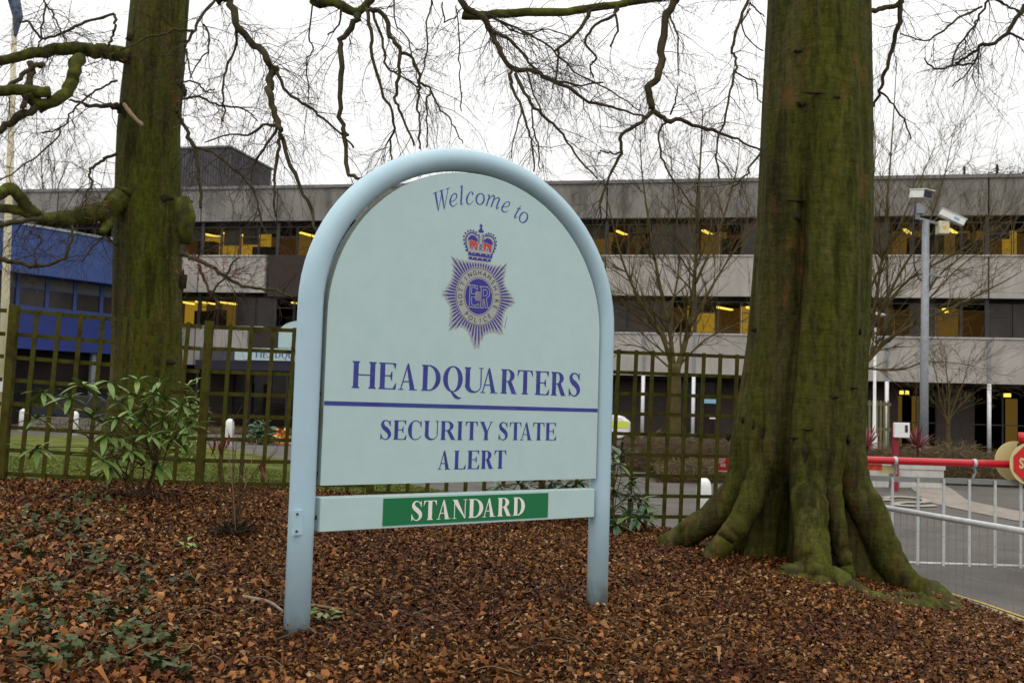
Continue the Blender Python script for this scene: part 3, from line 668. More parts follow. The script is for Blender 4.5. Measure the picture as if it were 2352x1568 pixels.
def root(pts, rad, name='root', mt=BARK):
    P = [ghit(x, y)+Vector((0,0,dz)) for x, y, dz in pts]; C = catmull(P, 5); R = np.interp(np.linspace(0, len(P)-1, len(C)), range(len(P)), rad)
    R = [r*(1+.09*math.sin(i*1.1)+random.uniform(-.05,.05)) for i, r in enumerate(R)]; C = [c-Vector((0,0,r*.55))+Vector((random.gauss(0,.012),0,random.gauss(0,.01))) for c, r in zip(C, R)]
    mb = MB(); mb.tube(C, R, 10); o = child_world(mb, name, mt, bt)
    return o
def buttress(phi, tip, r0, r1, h0=1.25, squash=1.0, bend=0, mt=BARK):
    prof = [(h0+.65,.30),(h0+.1,.41),(h0*.72,.50),(h0*.45,.50+(tip-.5)*.24),(h0*.24,.50+(tip-.5)*.50),(h0*.09,.50+(tip-.5)*.78),(-.03,tip),(-.14,tip+.22)]
    P = []
    for k, (h, q) in enumerate(prof):
        a = phi+bend*max(0, k-2)/5; cx = np.interp(TZG+h, [c[2] for c in ctr], [c[0] for c in ctr]); x, y = cx+q*math.sin(a), TY-q*math.cos(a)
        P.append(Vector((x, y, (g1(x, y) if k > 3 else TZG)*(1 if k > 3 else 1)+h-.04)))
    C = catmull(P, 6); n = len(C); R_ = [r0*(.8+.35*math.sin(min(1, i/(n*.55))*PI*.5))*(1-i/(n-1))**.15+(r1-r0)*(i/(n-1)) for i in range(n)]
    R_ = [max(.03, r*(1+.03*math.sin(i*.9+phi*5)+random.uniform(-.015,.015))) for i, r in enumerate(R_)]
    C = [c+Vector((random.gauss(0,.006), random.gauss(0,.006), 0)) for c in C]
    mb = MB(); mb.tube(C, R_, 20); child_world(mb, 'root', mt, bt)
buttress(D2(-99), 1.26, .165, .10, 1.05, bend=D2(-6)); buttress(D2(-63), .96, .125, .09, 1.0, bend=D2(-7)); buttress(D2(-5), 1.02, .16, .125, 1.15, bend=D2(3)); buttress(D2(23), .70, .085, .06, 1.0, bend=D2(10)); buttress(D2(62), 1.18, .18, .11, 1.1, bend=D2(8)); buttress(D2(92), .9, .13, .08, .9)
root([(1790,1322,.02),(1835,1326,.08),(1895,1330,.07),(1960,1356,.03),(2045,1388,.0),(2110,1408,-.05)], [.06,.13,.14,.10,.075,.045], mt=MOSS)
root([(1930,1345,.0),(2000,1378,.0),(2060,1392,.0),(2130,1400,-.02)], [.06,.09,.09,.06])
root([(2070,1345,.02),(2120,1352,.06),(2165,1375,.04),(2200,1402,-.02)], [.09,.15,.13,.07])
root([(2050,1390,.0),(2110,1395,.03),(2170,1402,.02),(2205,1415,-.03)], [.09,.12,.10,.05])
root([(2030,1372,.0),(2090,1375,.02),(2140,1390,.01),(2170,1412,-.02)], [.07,.10,.09,.05])
root([(1780,1322,-.02),(1820,1328,.02),(1865,1338,.0)], [.08,.13,.08])
# scars, knots
def scar(x, y, wx, wz, Y, par, mt, d=.012):
    p = at(x, y, Y); mb = MB(); n = 10
    vs = [(p.x+wx*math.cos(2*PI*k/n)*(1+.3*math.sin(k*2.3)), p.y, p.z+wz*math.sin(2*PI*k/n)*(1+.25*math.sin(k*3.1))) for k in range(n)]
    return vs
SCAR = mat('bark_scar', (.018,.016,.010), (.04,.034,.018), scale=14, rough=.95, spec=.1, bump=.5)
dg0 = None
def surf_y(mb, x, z):                  # front face of a trunk at world x,z : search vertices
    A = surf_y.cache.setdefault(id(mb), np.array(mb.v)); s = A[A[:, 1] < surf_y.cy]
    d = (s[:, 0]-x)**2+(s[:, 2]-z)**2; i = np.argsort(d)[:6]; return float(s[i, 1].min())
surf_y.cache = {}; surf_y.cy = TY
def scars(mbt, par, Y, lst):
    for x, y, wx, wz in lst:
        p = at(x, y, Y-.5); yy = surf_y(mbt, p.x, p.z)-.004
        mb = MB(); n = 12
        ring = [(p.x+wx*math.cos(2*PI*k/n)*(1+.35*math.sin(k*2.3+x)), yy, p.z+wz*math.sin(2*PI*k/n)*(1+.3*math.sin(k*3.1+y))) for k in range(n)]
        ring2 = [((a-p.x)*1.5+p.x, b+.03, (c-p.z)*1.5+p.z) for a, b, c in ring]
        mb.add(ring+ring2+[(p.x, yy-.003, p.z)], [(k, (k+1) % n, (k+1) % n+n, k+n) for k in range(n)]+[((k+1) % n, k, 2*n) for k in range(n)])
        child_world(mb, 'bark_scar', SCAR, par)
scars(tm, bt, TY, [(1838,492,.035,.03),(1836,455,.05,.012),(1850,232,.035,.02),(1880,215,.10,.008),(1845,108,.04,.012),(1920,225,.03,.015),(1826,1005,.05,.008),(1842,1035,.016,.07),
  (1755,750,.02,.014),(1905,910,.03,.02),(1962,890,.03,.012),(1762,990,.008,.05),(1745,975,.007,.035),(1985,760,.01,.02),(1700,1005,.02,.03),(1730,965,.008,.02),(1850,985,.045,.006),(1955,1010,.012,.03)])
twb = MB()
up1 = (TX+.1, TY, 7.6); up2 = (TX, TY, 8.4)
Lb = lambda *a, **k: limb(bt, *a, tmb=twb, **k)
Lb('a', 8.6, 8.3, 52, 48, [(1550,-60),(1570,0),(1620,170),(1720,290),(1810,380),(1880,480)], prefix=up2, tw=.8)
Lb('a', 8.3, 8.1, 52, 40, [(1880,485),(1830,570),(1850,680),(1900,830),(1915,900)])
Lb('a', 8.1, 8.0, 30, 12, [(1915,900),(1905,1000),(1885,1200),(1880,1330),(1885,1480)])
Lb('a', 8.1, 7.9, 32, 14, [(1918,920),(1970,1090),(2060,1280),(2130,1440),(2150,1540),(2170,1640)])
Lb('a', 8.1, 8.1, 22, 10, [(1895,885),(1800,1030),(1730,1130),(1720,1230)])
Lb('a', 8.1, 8.2, 24, 9, [(1890,855),(1800,860),(1700,920),(1560,920),(1400,975)])
Lb('a', 8.3, 8.2, 25, 12, [(1890,490),(1970,640),(2100,720),(2180,790),(2330,920),(2420,1010)])
Lb('a', 8.5, 8.4, 20, 10, [(1625,180),(1600,340),(1530,530),(1525,690),(1540,740),(1520,825)])
Lb('a', 8.6, 8.5, 12, 8, [(2140,0),(2115,250),(2140,340),(2090,430),(2110,600),(2110,680)])
Lb('a', 8.3, 8.3, 18, 10, [(2340,20),(2320,170),(2240,240)])
Lb('b', 8.4, 8.2, 75, 50, [(-120,-30),(-40,10),(30,50),(110,85),(190,30),(260,-80)], prefix=up1, mt=MOSS, tw=.3)
Lb('b', 8.3, 8.0, 45, 22, [(110,85),(120,140),(30,240),(8,330),(8,600),(8,850),(40,950),(45,1160),(100,1220),(185,1215)])
Lb('b', 8.2, 7.9, 36, 14, [(200,60),(290,90),(350,240),(410,350),(400,480),(380,650),(390,720),(450,850),(510,1000)])
Lb('b', 8.1, 7.9, 24, 12, [(420,360),(490,400),(540,560),(525,700),(545,860),(545,1015)])
Lb('b', 8.1, 7.9, 18, 9, [(540,565),(620,610),(590,700),(600,850),(590,1010)])
Lb('b', 8.2, 8.0, 26, 12, [(180,60),(215,210),(220,380),(300,660),(350,740),(375,870),(345,970),(355,1100)])
Lb('b', 8.2, 8.0, 20, 12, [(230,90),(300,320),(320,460),(430,530),(550,600)])
Lb('b', 8.1, 7.9, 14, 8, [(620,620),(690,760),(740,800),(800,900),(840,980)])
Lb('b', 8.2, 8.0, 12, 8, [(360,-40),(380,170),(450,240),(500,400),(530,560)])
Lb('b', 8.3, 8.1, 14, 8, [(610,-30),(630,40),(590,150),(600,300),(560,500),(520,620)])
Lb('b', 8.6, 8.4, 10, 8, [(790,40),(810,150),(820,350),(820,560),(830,760)])
Lb('b', 8.6, 8.4, 12, 8, [(700,20),(720,150),(800,100),(870,20)])
Lb('b', 8.6, 9.0, 66, 44, [(838,108),(960,105),(1200,88),(1500,85),(1700,60),(1900,30),(2140,-8),(2500,-80),(2800,-160)], mt=MOSS, tw=.8)
Lb('b', 8.5, 8.3, 48, 30, [(860,-60),(970,120),(1050,240),(1080,340),(1180,470),(1290,480)], prefix=up1)
Lb('b', 8.3, 8.2, 32, 12, [(1290,480),(1400,530),(1560,600),(1700,690),(1900,740),(2100,800)], tw=1.6)
Lb('b', 8.4, 8.3, 26, 10, [(1055,225),(1170,280),(1270,400),(1400,520),(1600,580),(1800,560)], tw=1.8)
Lb('b', 8.4, 8.3, 18, 8, [(1050,130),(1200,190),(1400,290),(1600,480),(1850,620),(2050,760)], tw=1.8)
Lb('b', 8.4, 8.3, 14, 8, [(1100,150),(1250,240),(1420,200),(1600,260)], tw=1.8)
Lb('b', 8.2, 8.0, 24, 10, [(1180,480),(1170,590),(1240,740),(1290,900),(1320,1000),(1325,1170)])
Lb('b', 8.1, 8.0, 11, 7, [(1240,740),(1190,940),(1170,1085)])
Lb('b', 8.2, 8.0, 26, 10, [(1200,510),(1290,680),(1380,780),(1480,870),(1560,980),(1650,1110),(1760,1220)])
Lb('b', 8.2, 8.0, 16, 9, [(1280,495),(1330,650),(1380,770)])
Lb('b', 8.1, 8.0, 13, 9, [(1310,730),(1320,870),(1350,980),(1370,1160)])
Lb('b', 8.7, 8.5, 30, 16, [(1710,80),(1670,160),(1560,280),(1460,350)])
Lb('b', 8.6, 8.5, 17, 9, [(1490,340),(1480,500),(1450,610)])
Lb('b', 8.7, 8.5, 24, 12, [(1890,50),(1870,100),(1720,200),(1680,290),(1750,400),(1710,450),(1730,530)])
Lb('b', 8.7, 8.6, 18, 12, [(1885,60),(1895,210),(1850,320)])
Lb('b', 8.8, 8.5, 60, 46, [(2320,-60),(2290,0),(2230,140),(2200,350),(2170,520),(2110,610),(2140,750)], prefix=(TX-.2, TY-.2, 7.0))
Lb('b', 8.5, 8.3, 30, 12, [(2145,755),(2060,840),(1930,930),(1920,1050),(1860,1170),(1790,1350),(1780,1500)], tw=1.3)
Lb('b', 8.4, 8.3, 14, 9, [(1920,1040),(1850,1050),(1790,1030),(1765,1055)])
Lb('b', 8.5, 8.5, 36, 12, [(2145,755),(2240,825),(2330,815),(2445,870),(2595,910),(2725,960),(2870,1020)], tw=1.3)
Lb('b', 8.5, 8.3, 17, 10, [(2235,830),(2180,920),(2200,1080),(2260,1200),(2352,1330),(2440,1450)], tw=1.3)
Lb('b', 8.5, 8.4, 16, 9, [(2255,110),(2310,250),(2310,520)])
Lb('b', 8.5, 8.4, 14, 8, [(2260,790),(2290,700),(2310,590)])
Lb('c', 8.7, 8.4, 24, 12, [(485,-60),(470,0),(400,180),(355,330),(380,400),(380,490),(340,620),(310,800),(260,950),(250,1110),(270,1220)], prefix=(TX-.3, TY-.3, 6.8), tw=.9)
Lb('c', 8.6, 8.6, 14, 9, [(475,20),(510,50),(575,115)], tw=.4)
Lb('c', 8.6, 8.6, 11, 8, [(480,60),(420,170),(500,300),(570,350)], tw=.4)
Lb('c', 8.5, 8.6, 13, 8, [(380,490),(440,530),(510,550),(530,660),(565,720)], tw=.4)
Lb('c', 8.5, 8.4, 16, 9, [(545,1050),(470,1150),(460,1190),(370,1270),(330,1340)], tw=.8)
Lb('c', 9.6, 9.7, 32, 40, [(1260,75),(1320,72),(1400,55),(1480,40),(1510,0),(1530,-60)], tw=.4)
Lb('c', 9.7, 9.9, 38, 16, [(1505,10),(1500,150),(1450,330),(1400,500),(1370,620),(1325,730)], tw=.7)
Lb('c', 9.8, 9.9, 15, 9, [(1375,630),(1460,720),(1540,850),(1580,950)], tw=.7)
Lb('c', 9.8, 10, 36, 16, [(2480,-80),(2352,50),(2260,200),(2150,300),(2070,310),(1980,370),(1885,432)], prefix=(TX+.2, TY+.2, 7.4))
Lb('c', 9.9, 10, 16, 10, [(2000,440),(1870,450),(1740,470),(1670,400)])
Lb('c', 9.9, 10, 20, 11, [(2130,-50),(2110,0),(2040,130),(1990,210),(1900,310),(1860,445)], prefix=(TX+.2, TY+.2, 7.0))
Lb('c', 9.9, 9.8, 17, 9, [(2065,45),(1900,130),(1770,230),(1660,280),(1510,230)])
Lb('c', 9.9, 10, 15, 9, [(2050,345),(1990,460),(1860,595)])
Lb('c', 9.9, 9.9, 20, 12, [(2245,225),(2300,245),(2400,290)])
Lb('c', 9.9, 9.9, 20, 10, [(2130,-10),(2220,30),(2290,70),(2352,110)])
o = child_world(twb, 'twigs', TWIG, bt, smooth=False, kind='stuff')
for a, L in ((.4, 2.6), (2.2, 2.4), (4.1, 2.5)):        # the crown's main limbs above
    mb = MB(); p0 = Vector((ct.x+.05, TY+.05, 9.0)); dv = Vector((math.cos(a), math.sin(a), 1.1)); mb.tube([p0-dv*.5, p0+dv*L*.5, p0+dv*L+Vector((0,0,1))], [.28,.22,.14], 10); child_world(mb, 'branch', BARK, bt)

# left tree, behind the trellis
LX, LY = at(342, 1045, 18.5).x, 18.5; LZG = g1(LX, LY)
lt = thing('beech_tree', 'mossy beech behind the trellis at left with twisting low limbs', 'tree', (LX, LY, LZG))
c0 = at(366, 0, LY); c3 = at(340, 300, LY); c5 = at(340, 500, LY); c8 = at(337, 800, LY)
ctr = [(LX-.05, LY, LZG-.5), (c8.x, LY, c8.z), (c5.x, LY, c5.z), (c3.x, LY, c3.z), (c0.x, LY, c0.z), (c0.x+.4, LY, c0.z+7)]
R0 = [(LZG-.5,.66),(c8.z,.615),(c5.z,.605),(c3.z,.56),(c0.z,.52),(c0.z+6,.4)]
zs = [LZG-.4+.08*i for i in range(20)]+[LZG+1.2+.25*i for i in range(54)]
lm = trunk_mesh(ctr, zs, R0, [(D2(-85),.75,.3,.35),(D2(80),.5,.3,.4),(D2(0),.5,.35,.35),(D2(-40),.3,.3,.35),(D2(40),.4,.3,.3),(D2(180),.5,.4,.4)], LZG, .02, 110)
child_world(lm, 'trunk', BARK, lt)
surf_y.cy = LY
scars(lm, lt, LY, [(372,452,.10,.05),(405,453,.12,.05),(412,520,.12,.035),(402,640,.05,.14),(300,85,.06,.06),(288,250,.09,.10),(380,830,.10,.04)])
twl = MB()
Ll = lambda *a, **k: limb(lt, *a, tmb=twl, **k)
k2 = dict(tl=.95, droop=.06)
Ll('a', 18.0, 17.0, 115, 62, [(860,380),(780,370),(700,350),(600,345),(520,330),(400,335),(300,355),(200,370),(100,395),(-60,430)], mt=MOSS, **k2)
Ll('a', 17.4, 16.6, 90, 80, [(545,400),(515,430),(505,500),(480,590),(420,660),(320,710),(230,690),(180,630)], mt=MOSS, tw=.4, **k2)
Ll('a', 16.7, 16.4, 78, 78, [(345,632),(250,622),(120,615),(0,622),(-80,630)], mt=MOSS, tw=.5, **k2)
Ll('a', 16.8, 16.6, 60, 40, [(300,715),(170,775),(60,850),(0,890),(-80,930)], **k2)
Ll('a', 16.9, 16.6, 45, 40, [(215,440),(200,560),(175,680),(155,740)], tw=.3, **k2)
Ll('a', 16.9, 16.6, 40, 25, [(300,430),(200,480),(110,560),(0,650)], **k2)
Ll('a', 18.0, 16.8, 165, 60, [(880,1300),(800,1375),(740,1430),(640,1460),(540,1475),(450,1495),(360,1500),(280,1490),(200,1465),(100,1430),(-60,1420)], mt=MOSS, tw=.4, **k2)
Ll('a', 17.0, 16.6, 85, 75, [(260,1475),(190,1420),(140,1350),(90,1295),(40,1290),(5,1330),(-40,1330)], mt=MOSS, tw=.2, **k2)
Ll('a', 17.8, 17.6, 90, 50, [(760,1430),(745,1500),(720,1560),(700,1590)], mt=MOSS, tw=.2, **k2)
Ll('a', 16.8, 16.5, 30, 40, [(300,1490),(150,1510),(0,1545),(-60,1550)], **k2)
Ll('a', 17.9, 17.4, 42, 13, [(800,725),(760,720),(640,725),(560,705),(470,685)], **k2)
Ll('a', 17.9, 17.2, 16, 10, [(800,550),(720,590),(600,660),(500,760),(430,870),(290,915)], **k2)
Ll('a', 17.4, 17.0, 13, 9, [(415,870),(395,930),(300,1030),(180,1120),(-20,1245)], **k2)
Ll('a', 17.9, 17.2, 24, 12, [(800,1045),(720,1085),(650,1130),(605,1190),(630,1250),(590,1330),(555,1440)], **k2)
mb = None
Ll('a', 17.7, 17.2, 30, 26, [(845,715),(900,780),(975,868)], mt=PALETW, tw=0, nm='broken_stub', zigk=0)
Ll('a', 17.2, 16.9, 16, 10, [(300,-40),(305,30),(290,150),(270,290),(265,320)], **k2)
Ll('a', 17.2, 16.9, 15, 9, [(310,30),(360,100),(400,180),(430,240),(460,285)], **k2)
Ll('a', 17.0, 17.4, 16, 20, [(130,150),(200,150),(270,260),(400,240),(490,190),(620,140),(780,98)], **k2)
Ll('a', 17.4, 17.5, 20, 16, [(780,98),(790,180),(770,240),(745,300)], tw=.4, **k2)
Ll('a', 18.0, 17.4, 26, 18, [(1490,-30),(1470,0),(1390,100),(1330,210),(1265,320)], **k2)
Ll('a', 17.4, 17.2, 20, 12, [(1320,212),(1200,200),(1130,230),(1000,260),(820,345)], tw=.5, **k2)
Ll('a', 18.0, 17.8, 44, 28, [(1225,560),(1250,600),(1248,650),(1215,760)], tw=.6, **k2)
Ll('a', 17.9, 17.6, 30, 20, [(1212,770),(1270,880),(1320,985),(1345,1090),(1360,1250),(1380,1420)], **k2)
Ll('a', 17.7, 17.4, 22, 12, [(1330,1005),(1450,1040),(1600,1160),(1710,1260),(1770,1420),(1790,1560)], **k2)
Ll('a', 17.8, 17.4, 18, 10, [(1250,675),(1360,660),(1470,710),(1600,730),(1700,765),(1760,830)], **k2)
Ll('a', 17.8, 17.4, 15, 9, [(1240,560),(1360,570),(1400,620),(1470,610)], **k2)
Ll('a', 17.8, 17.4, 15, 9, [(1390,170),(1430,250),(1415,350),(1350,430),(1300,540)], **k2)
Ll('a', 17.8, 17.4, 14, 9, [(1275,340),(1290,430),(1305,530)], **k2)
Ll('d', 17.6, 17.0, 34, 14, [(1240,170),(1300,200),(1400,235),(1500,300),(1600,360),(1720,410),(1850,420),(2000,470)], **k2)
Ll('d', 17.3, 17.2, 24, 10, [(1360,250),(1400,350),(1430,440),(1480,510),(1470,560)], **k2)
Ll('d', 17.2, 17.1, 16, 9, [(1435,440),(1530,350),(1590,240),(1640,200)], **k2)
Ll('d', 17.0, 16.6, 36, 14, [(-40,200),(60,220),(170,250),(260,265),(390,230),(450,190),(490,90),(490,-20)], **k2)
Ll('d', 16.8, 16.8, 14, 9, [(260,265),(240,150),(290,80),(200,20)], **k2)
Ll('d', 17.9, 17.6, 16, 9, [(800,120),(720,60),(640,120),(560,230)], **k2)
mb = MB()
pa = [at(418, 455, 18.0), at(428, 500, 18.0), at(425, 560, 18.0)]
mb.tube(pa, [.14,.18,.10], 8); child_world(mb, 'burr', MOSS, lt)
child_world(twl, 'twigs', TWIG, lt, smooth=False, kind='stuff')
rl = MB(); V, Fc = leafmesh(.09, .055, seg=1)
for k in range(420):
    c = random.choice([(600,480),(700,430),(1500,830),(1450,310+1559),(1300,250+1559),(600,1390),(1550,300+1559),(1350,750),(520,640),(1700,330+1559)])
    p = at((c[0]+random.gauss(0,70))*.336, (c[1]+random.gauss(0,60))*.336, 17.2+random.gauss(0,.2)); R = Euler((random.uniform(0,6),random.uniform(0,6),random.uniform(0,6))).to_matrix()
    rl.add([p+R@Vector(q) for q in V], Fc)
o = child_world(rl, 'withered_leaves', REDLEAF, lt, smooth=False, kind='stuff')
for a in (.5, 2.6, 4.4):
    mb = MB(); p0 = Vector((c0.x+.3, LY, 13.2)); dv = Vector((math.cos(a), math.sin(a), 1.2)); mb.tube([p0-dv*.6, p0+dv*1.4, p0+dv*3], [.3,.22,.12], 8); child_world(mb, 'branch', BARK, lt)

# bare multi-stemmed trees in front of the building
def bare_tree(label, base, trunk_pts, stems, Y, w_tr, mt, tl, lvl, dens, group=None, droop=-.05):
    b = at(*base, Y); z = g1(b.x, b.y); t = thing('bare_tree', label, 'tree', (b.x, b.y, z), 0, group)
    P = [Vector((b.x, b.y, z-.1))]+[at(x, y, Y) for x, y in trunk_pts]; C = catmull(P, 4)
    R = list(np.linspace(w_tr[0], w_tr[1], len(C))*Y/2287/2)
    mb = MB(); mb.tube(C, R, 10); child_world(mb, 'trunk', mt, t)
    tw = MB()
    for (w0, w1, pts, dy) in stems:
        S = [at(x, y, Y+dy*i/(len(pts)-1)) for i, (x, y) in enumerate(pts)]; C = catmull(S, 4); R = list((w0*.62+(1.2-w0*.62)*np.linspace(0, 1, len(C))**.8)*Y/2287/2)
        mb = MB(); mb.tube(C, R, 7); child_world(mb, 'branch', mt, t)
        Lt = sum((C[i+1]-C[i]).length for i in range(len(C)-1))
        for k in range(int(Lt*dens)):
            i = random.randint(2, len(C)-2); tt = (C[i+1]-C[i]).normalized(); q = Vector((random.gauss(0,1), random.gauss(0,1), random.gauss(0,.5)+.2)); q = (q-tt*q.dot(tt)).normalized()
            grow(tw, C[i], tt+q*.8, tl*random.uniform(.4,1.2), max(.006, R[i]*.5), lvl, droop, .13, 4, 5, 3, .55, .6, rmin=.003*Y/25)
    child_world(tw, 'twigs', OLIVETWIG, t, smooth=False, kind='stuff')
    return t
bare_tree('bare olive stemmed tree with forked trunk behind the right trellis', (1551,1020), [(1550,985),(1551,900),(1550,835)],
  [(20,5,[(1545,850),(1520,770),(1470,690),(1430,600),(1400,480),(1385,400)],-.6),(26,5,[(1555,850),(1580,760),(1595,640),(1602,500),(1612,300),(1615,240)],.2),(20,5,[(1548,845),(1535,740),(1505,600),(1475,400),(1470,280)],.5),
   (14,4,[(1580,760),(1640,650),(1690,570),(1735,500)],-.3),(12,4,[(1598,650),(1650,530),(1690,400),(1700,300)],.6),(12,4,[(1520,770),(1480,740),(1420,690),(1370,640)],.3),(10,4,[(1535,740),(1560,600),(1545,420),(1540,330)],-.5),
   (10,4,[(1560,840),(1620,780),(1700,740),(1760,700)],.5),(9,4,[(1545,850),(1480,800),(1420,790)],-.3)], 28, (30,26), OLIVETWIG, 1.7, 2, 5.5)
bare_tree('spreading bare tree behind the big beech, branches reaching over the lamp column', (1930,1010), [(1925,960),(1940,900),(1965,850)],
  [(26,6,[(1965,855),(1990,830),(2040,780),(2110,740),(2200,700),(2300,650),(2352,620)],.8),(18,4,[(1985,840),(2010,700),(2030,550),(2050,300),(2060,130)],.2),(14,4,[(1990,780),(2060,640),(2130,520),(2170,400),(2190,300)],-.5),
   (14,4,[(1975,840),(1990,640),(2000,480),(2010,330),(1995,200)],.4),(13,4,[(2020,720),(2090,640),(2180,590),(2260,540),(2330,470)],-.3),(12,4,[(2100,745),(2150,640),(2240,560),(2290,460)],.5),(11,4,[(2040,785),(2130,690),(2220,600),(2352,520)],-.6),
   (10,4,[(2000,660),(2060,530),(2110,420),(2150,330)],.6),(9,3,[(1985,845),(2060,850),(2140,830),(2240,840)],.3)], 26, (30,28), OLIVETWIG, 1.7, 2, 5)
bare_tree('small vase shaped bare shrub tree by the ground floor windows at right', (2178,1012), [(2178,985),(2178,965)],
  [(7,3,[(2178,970),(2160,920),(2150,860),(2130,800)],0),(7,3,[(2178,970),(2180,900),(2172,840),(2170,790)],.2),(7,3,[(2178,970),(2195,920),(2215,870),(2225,830)],0),(6,3,[(2178,968),(2205,930),(2240,900)],.2),(6,3,[(2178,968),(2150,930),(2130,900)],.1)], 34, (9,8), OLIVETWIG, .9, 2, 5)
bare_tree('thin bare treetops showing above the roof at the far left', (120,1000), [(118,700),(118,500)],
  [(7,3,[(118,510),(100,440),(95,380),(92,330)],0),(7,3,[(118,510),(130,440),(150,390),(160,370)],.5),(7,3,[(118,520),(170,450),(200,410)],.3),(6,3,[(118,520),(60,450),(40,400)],.3),(6,3,[(118,510),(120,420),(115,370)],.1)], 70, (9,8), TWIG, 2.6, 2, 2.2)
def conifer(label, x, y, Y, rad, ht):
    p = at(x, y, Y); z = g1(p.x, p.y); t = thing('evergreen_tree', label, 'tree', (p.x, p.y, z), 0, 'evergreen treetops behind the roof')
    mb = MB(); mb.tube([(0,0,0),(0,0,p.z-z-.3)], [.3,.08], 8); mb.build('trunk', TWIG, t)
    mb = MB(); V, Fc = leafmesh(.6, .14, seg=1)
    for k in range(900):
        d = Vector((random.gauss(0,1),random.gauss(0,1),random.gauss(0,.7))); d *= .5
        c = Vector((d.x*rad, d.y*rad, p.z-z-ht+d.z*ht)); R = Euler((random.uniform(-.3,1),random.uniform(-1,1),random.uniform(0,6.3))).to_matrix()
        mb.add([c+R@Vector(q) for q in V], Fc)
    mb.build('crown', CONIF, t)
conifer('rounded evergreen treetop just above the roof right of the camera mast', 2215, 372, 68, 1.2, 1.8)
conifer('jagged evergreen treetop above the roof near the right edge', 2290, 368, 68, 1.1, 1.9)
conifer('low evergreen treetop above the roof at the right edge', 2350, 385, 68, .8, 1.5)

# ------------------------------------------------------------------ winter hedges
def hedge(label, pts, Y, h, depth, n):
    mb = MB(); V, Fc = leafmesh(.16, .05, seg=1)
    P = [at(x, y, Y) for x, y in pts]
    for k in range(n):
        u = random.random()*(len(P)-1); i = int(u); c = P[i].lerp(P[i+1], u-i); z0 = g1(c.x, c.y); hh = (c.z-z0)*(1-.3*random.random()**3)
        dy = random.uniform(-1,1); zz = z0+hh*math.sqrt(max(.05, 1-dy*dy))*random.uniform(.15,1)**.5
        R = Euler((random.uniform(-1,2),random.uniform(-1.5,1.5),random.uniform(0,6.3))).to_matrix(); s = random.uniform(.5,1.3)
        mb.add([Vector((c.x, c.y+dy*depth, zz))+R@(Vector(q)*s) for q in V], Fc)
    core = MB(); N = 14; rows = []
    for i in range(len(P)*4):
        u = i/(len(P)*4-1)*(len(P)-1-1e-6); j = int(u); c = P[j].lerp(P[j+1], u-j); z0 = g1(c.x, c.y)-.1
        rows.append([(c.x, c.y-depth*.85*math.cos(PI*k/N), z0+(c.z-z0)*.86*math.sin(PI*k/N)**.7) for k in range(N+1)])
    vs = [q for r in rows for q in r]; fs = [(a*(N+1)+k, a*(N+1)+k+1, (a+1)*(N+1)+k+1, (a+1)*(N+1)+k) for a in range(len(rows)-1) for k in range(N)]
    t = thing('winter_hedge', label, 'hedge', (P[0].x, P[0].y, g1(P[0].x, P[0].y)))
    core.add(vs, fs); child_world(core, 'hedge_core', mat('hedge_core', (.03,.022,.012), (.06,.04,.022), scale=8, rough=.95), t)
    child_world(mb, 'twiggy_foliage', HEDGE, t, smooth=False, kind='stuff')
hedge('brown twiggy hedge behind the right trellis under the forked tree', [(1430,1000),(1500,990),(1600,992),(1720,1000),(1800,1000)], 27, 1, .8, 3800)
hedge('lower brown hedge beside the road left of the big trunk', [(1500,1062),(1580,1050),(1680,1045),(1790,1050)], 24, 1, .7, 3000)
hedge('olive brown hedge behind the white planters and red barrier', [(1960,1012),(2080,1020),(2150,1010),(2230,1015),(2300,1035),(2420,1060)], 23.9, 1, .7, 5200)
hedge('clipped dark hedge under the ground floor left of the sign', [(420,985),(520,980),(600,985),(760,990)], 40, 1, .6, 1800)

# ------------------------------------------------------------------ trellis fence
TR = [(15,10.1,.81,0),(467,10.5,.735,0),(858,10.9,.735,0),(1250,11.3,.70,0),(1800,11.95,.655,0)]
fx = [at(x, 900, Y) for x, Y, _, _ in TR]
fe = thing('trellis_fence', 'tall square mesh timber trellis fence running behind the sign', 'fence', (fx[2].x, fx[2].y, g1(fx[2].x, fx[2].y)))
pre = fx[0]-(fx[1]-fx[0]); nodes = [(pre, .85)]+[(p, t[2]) for p, t in zip(fx, TR)]
def cw(mb, name, mt=TRELLIS, bevel=0):
    o = mb.build(name, mt, fe, bevel=bevel); o.matrix_parent_inverse = Matrix.Translation(-Vector(fe.location)); return o
for i, (p, h) in enumerate(nodes):
    mb = MB(); z0 = g1(p.x, p.y); lean = .03 if i < 3 else .015
    tops = [h] if i in (0, 5) else [h]
    mb.beam((p.x, p.y, z0-.1), (p.x+lean, p.y, EYE+h+.03), .078, .078); cw(mb, 'post')
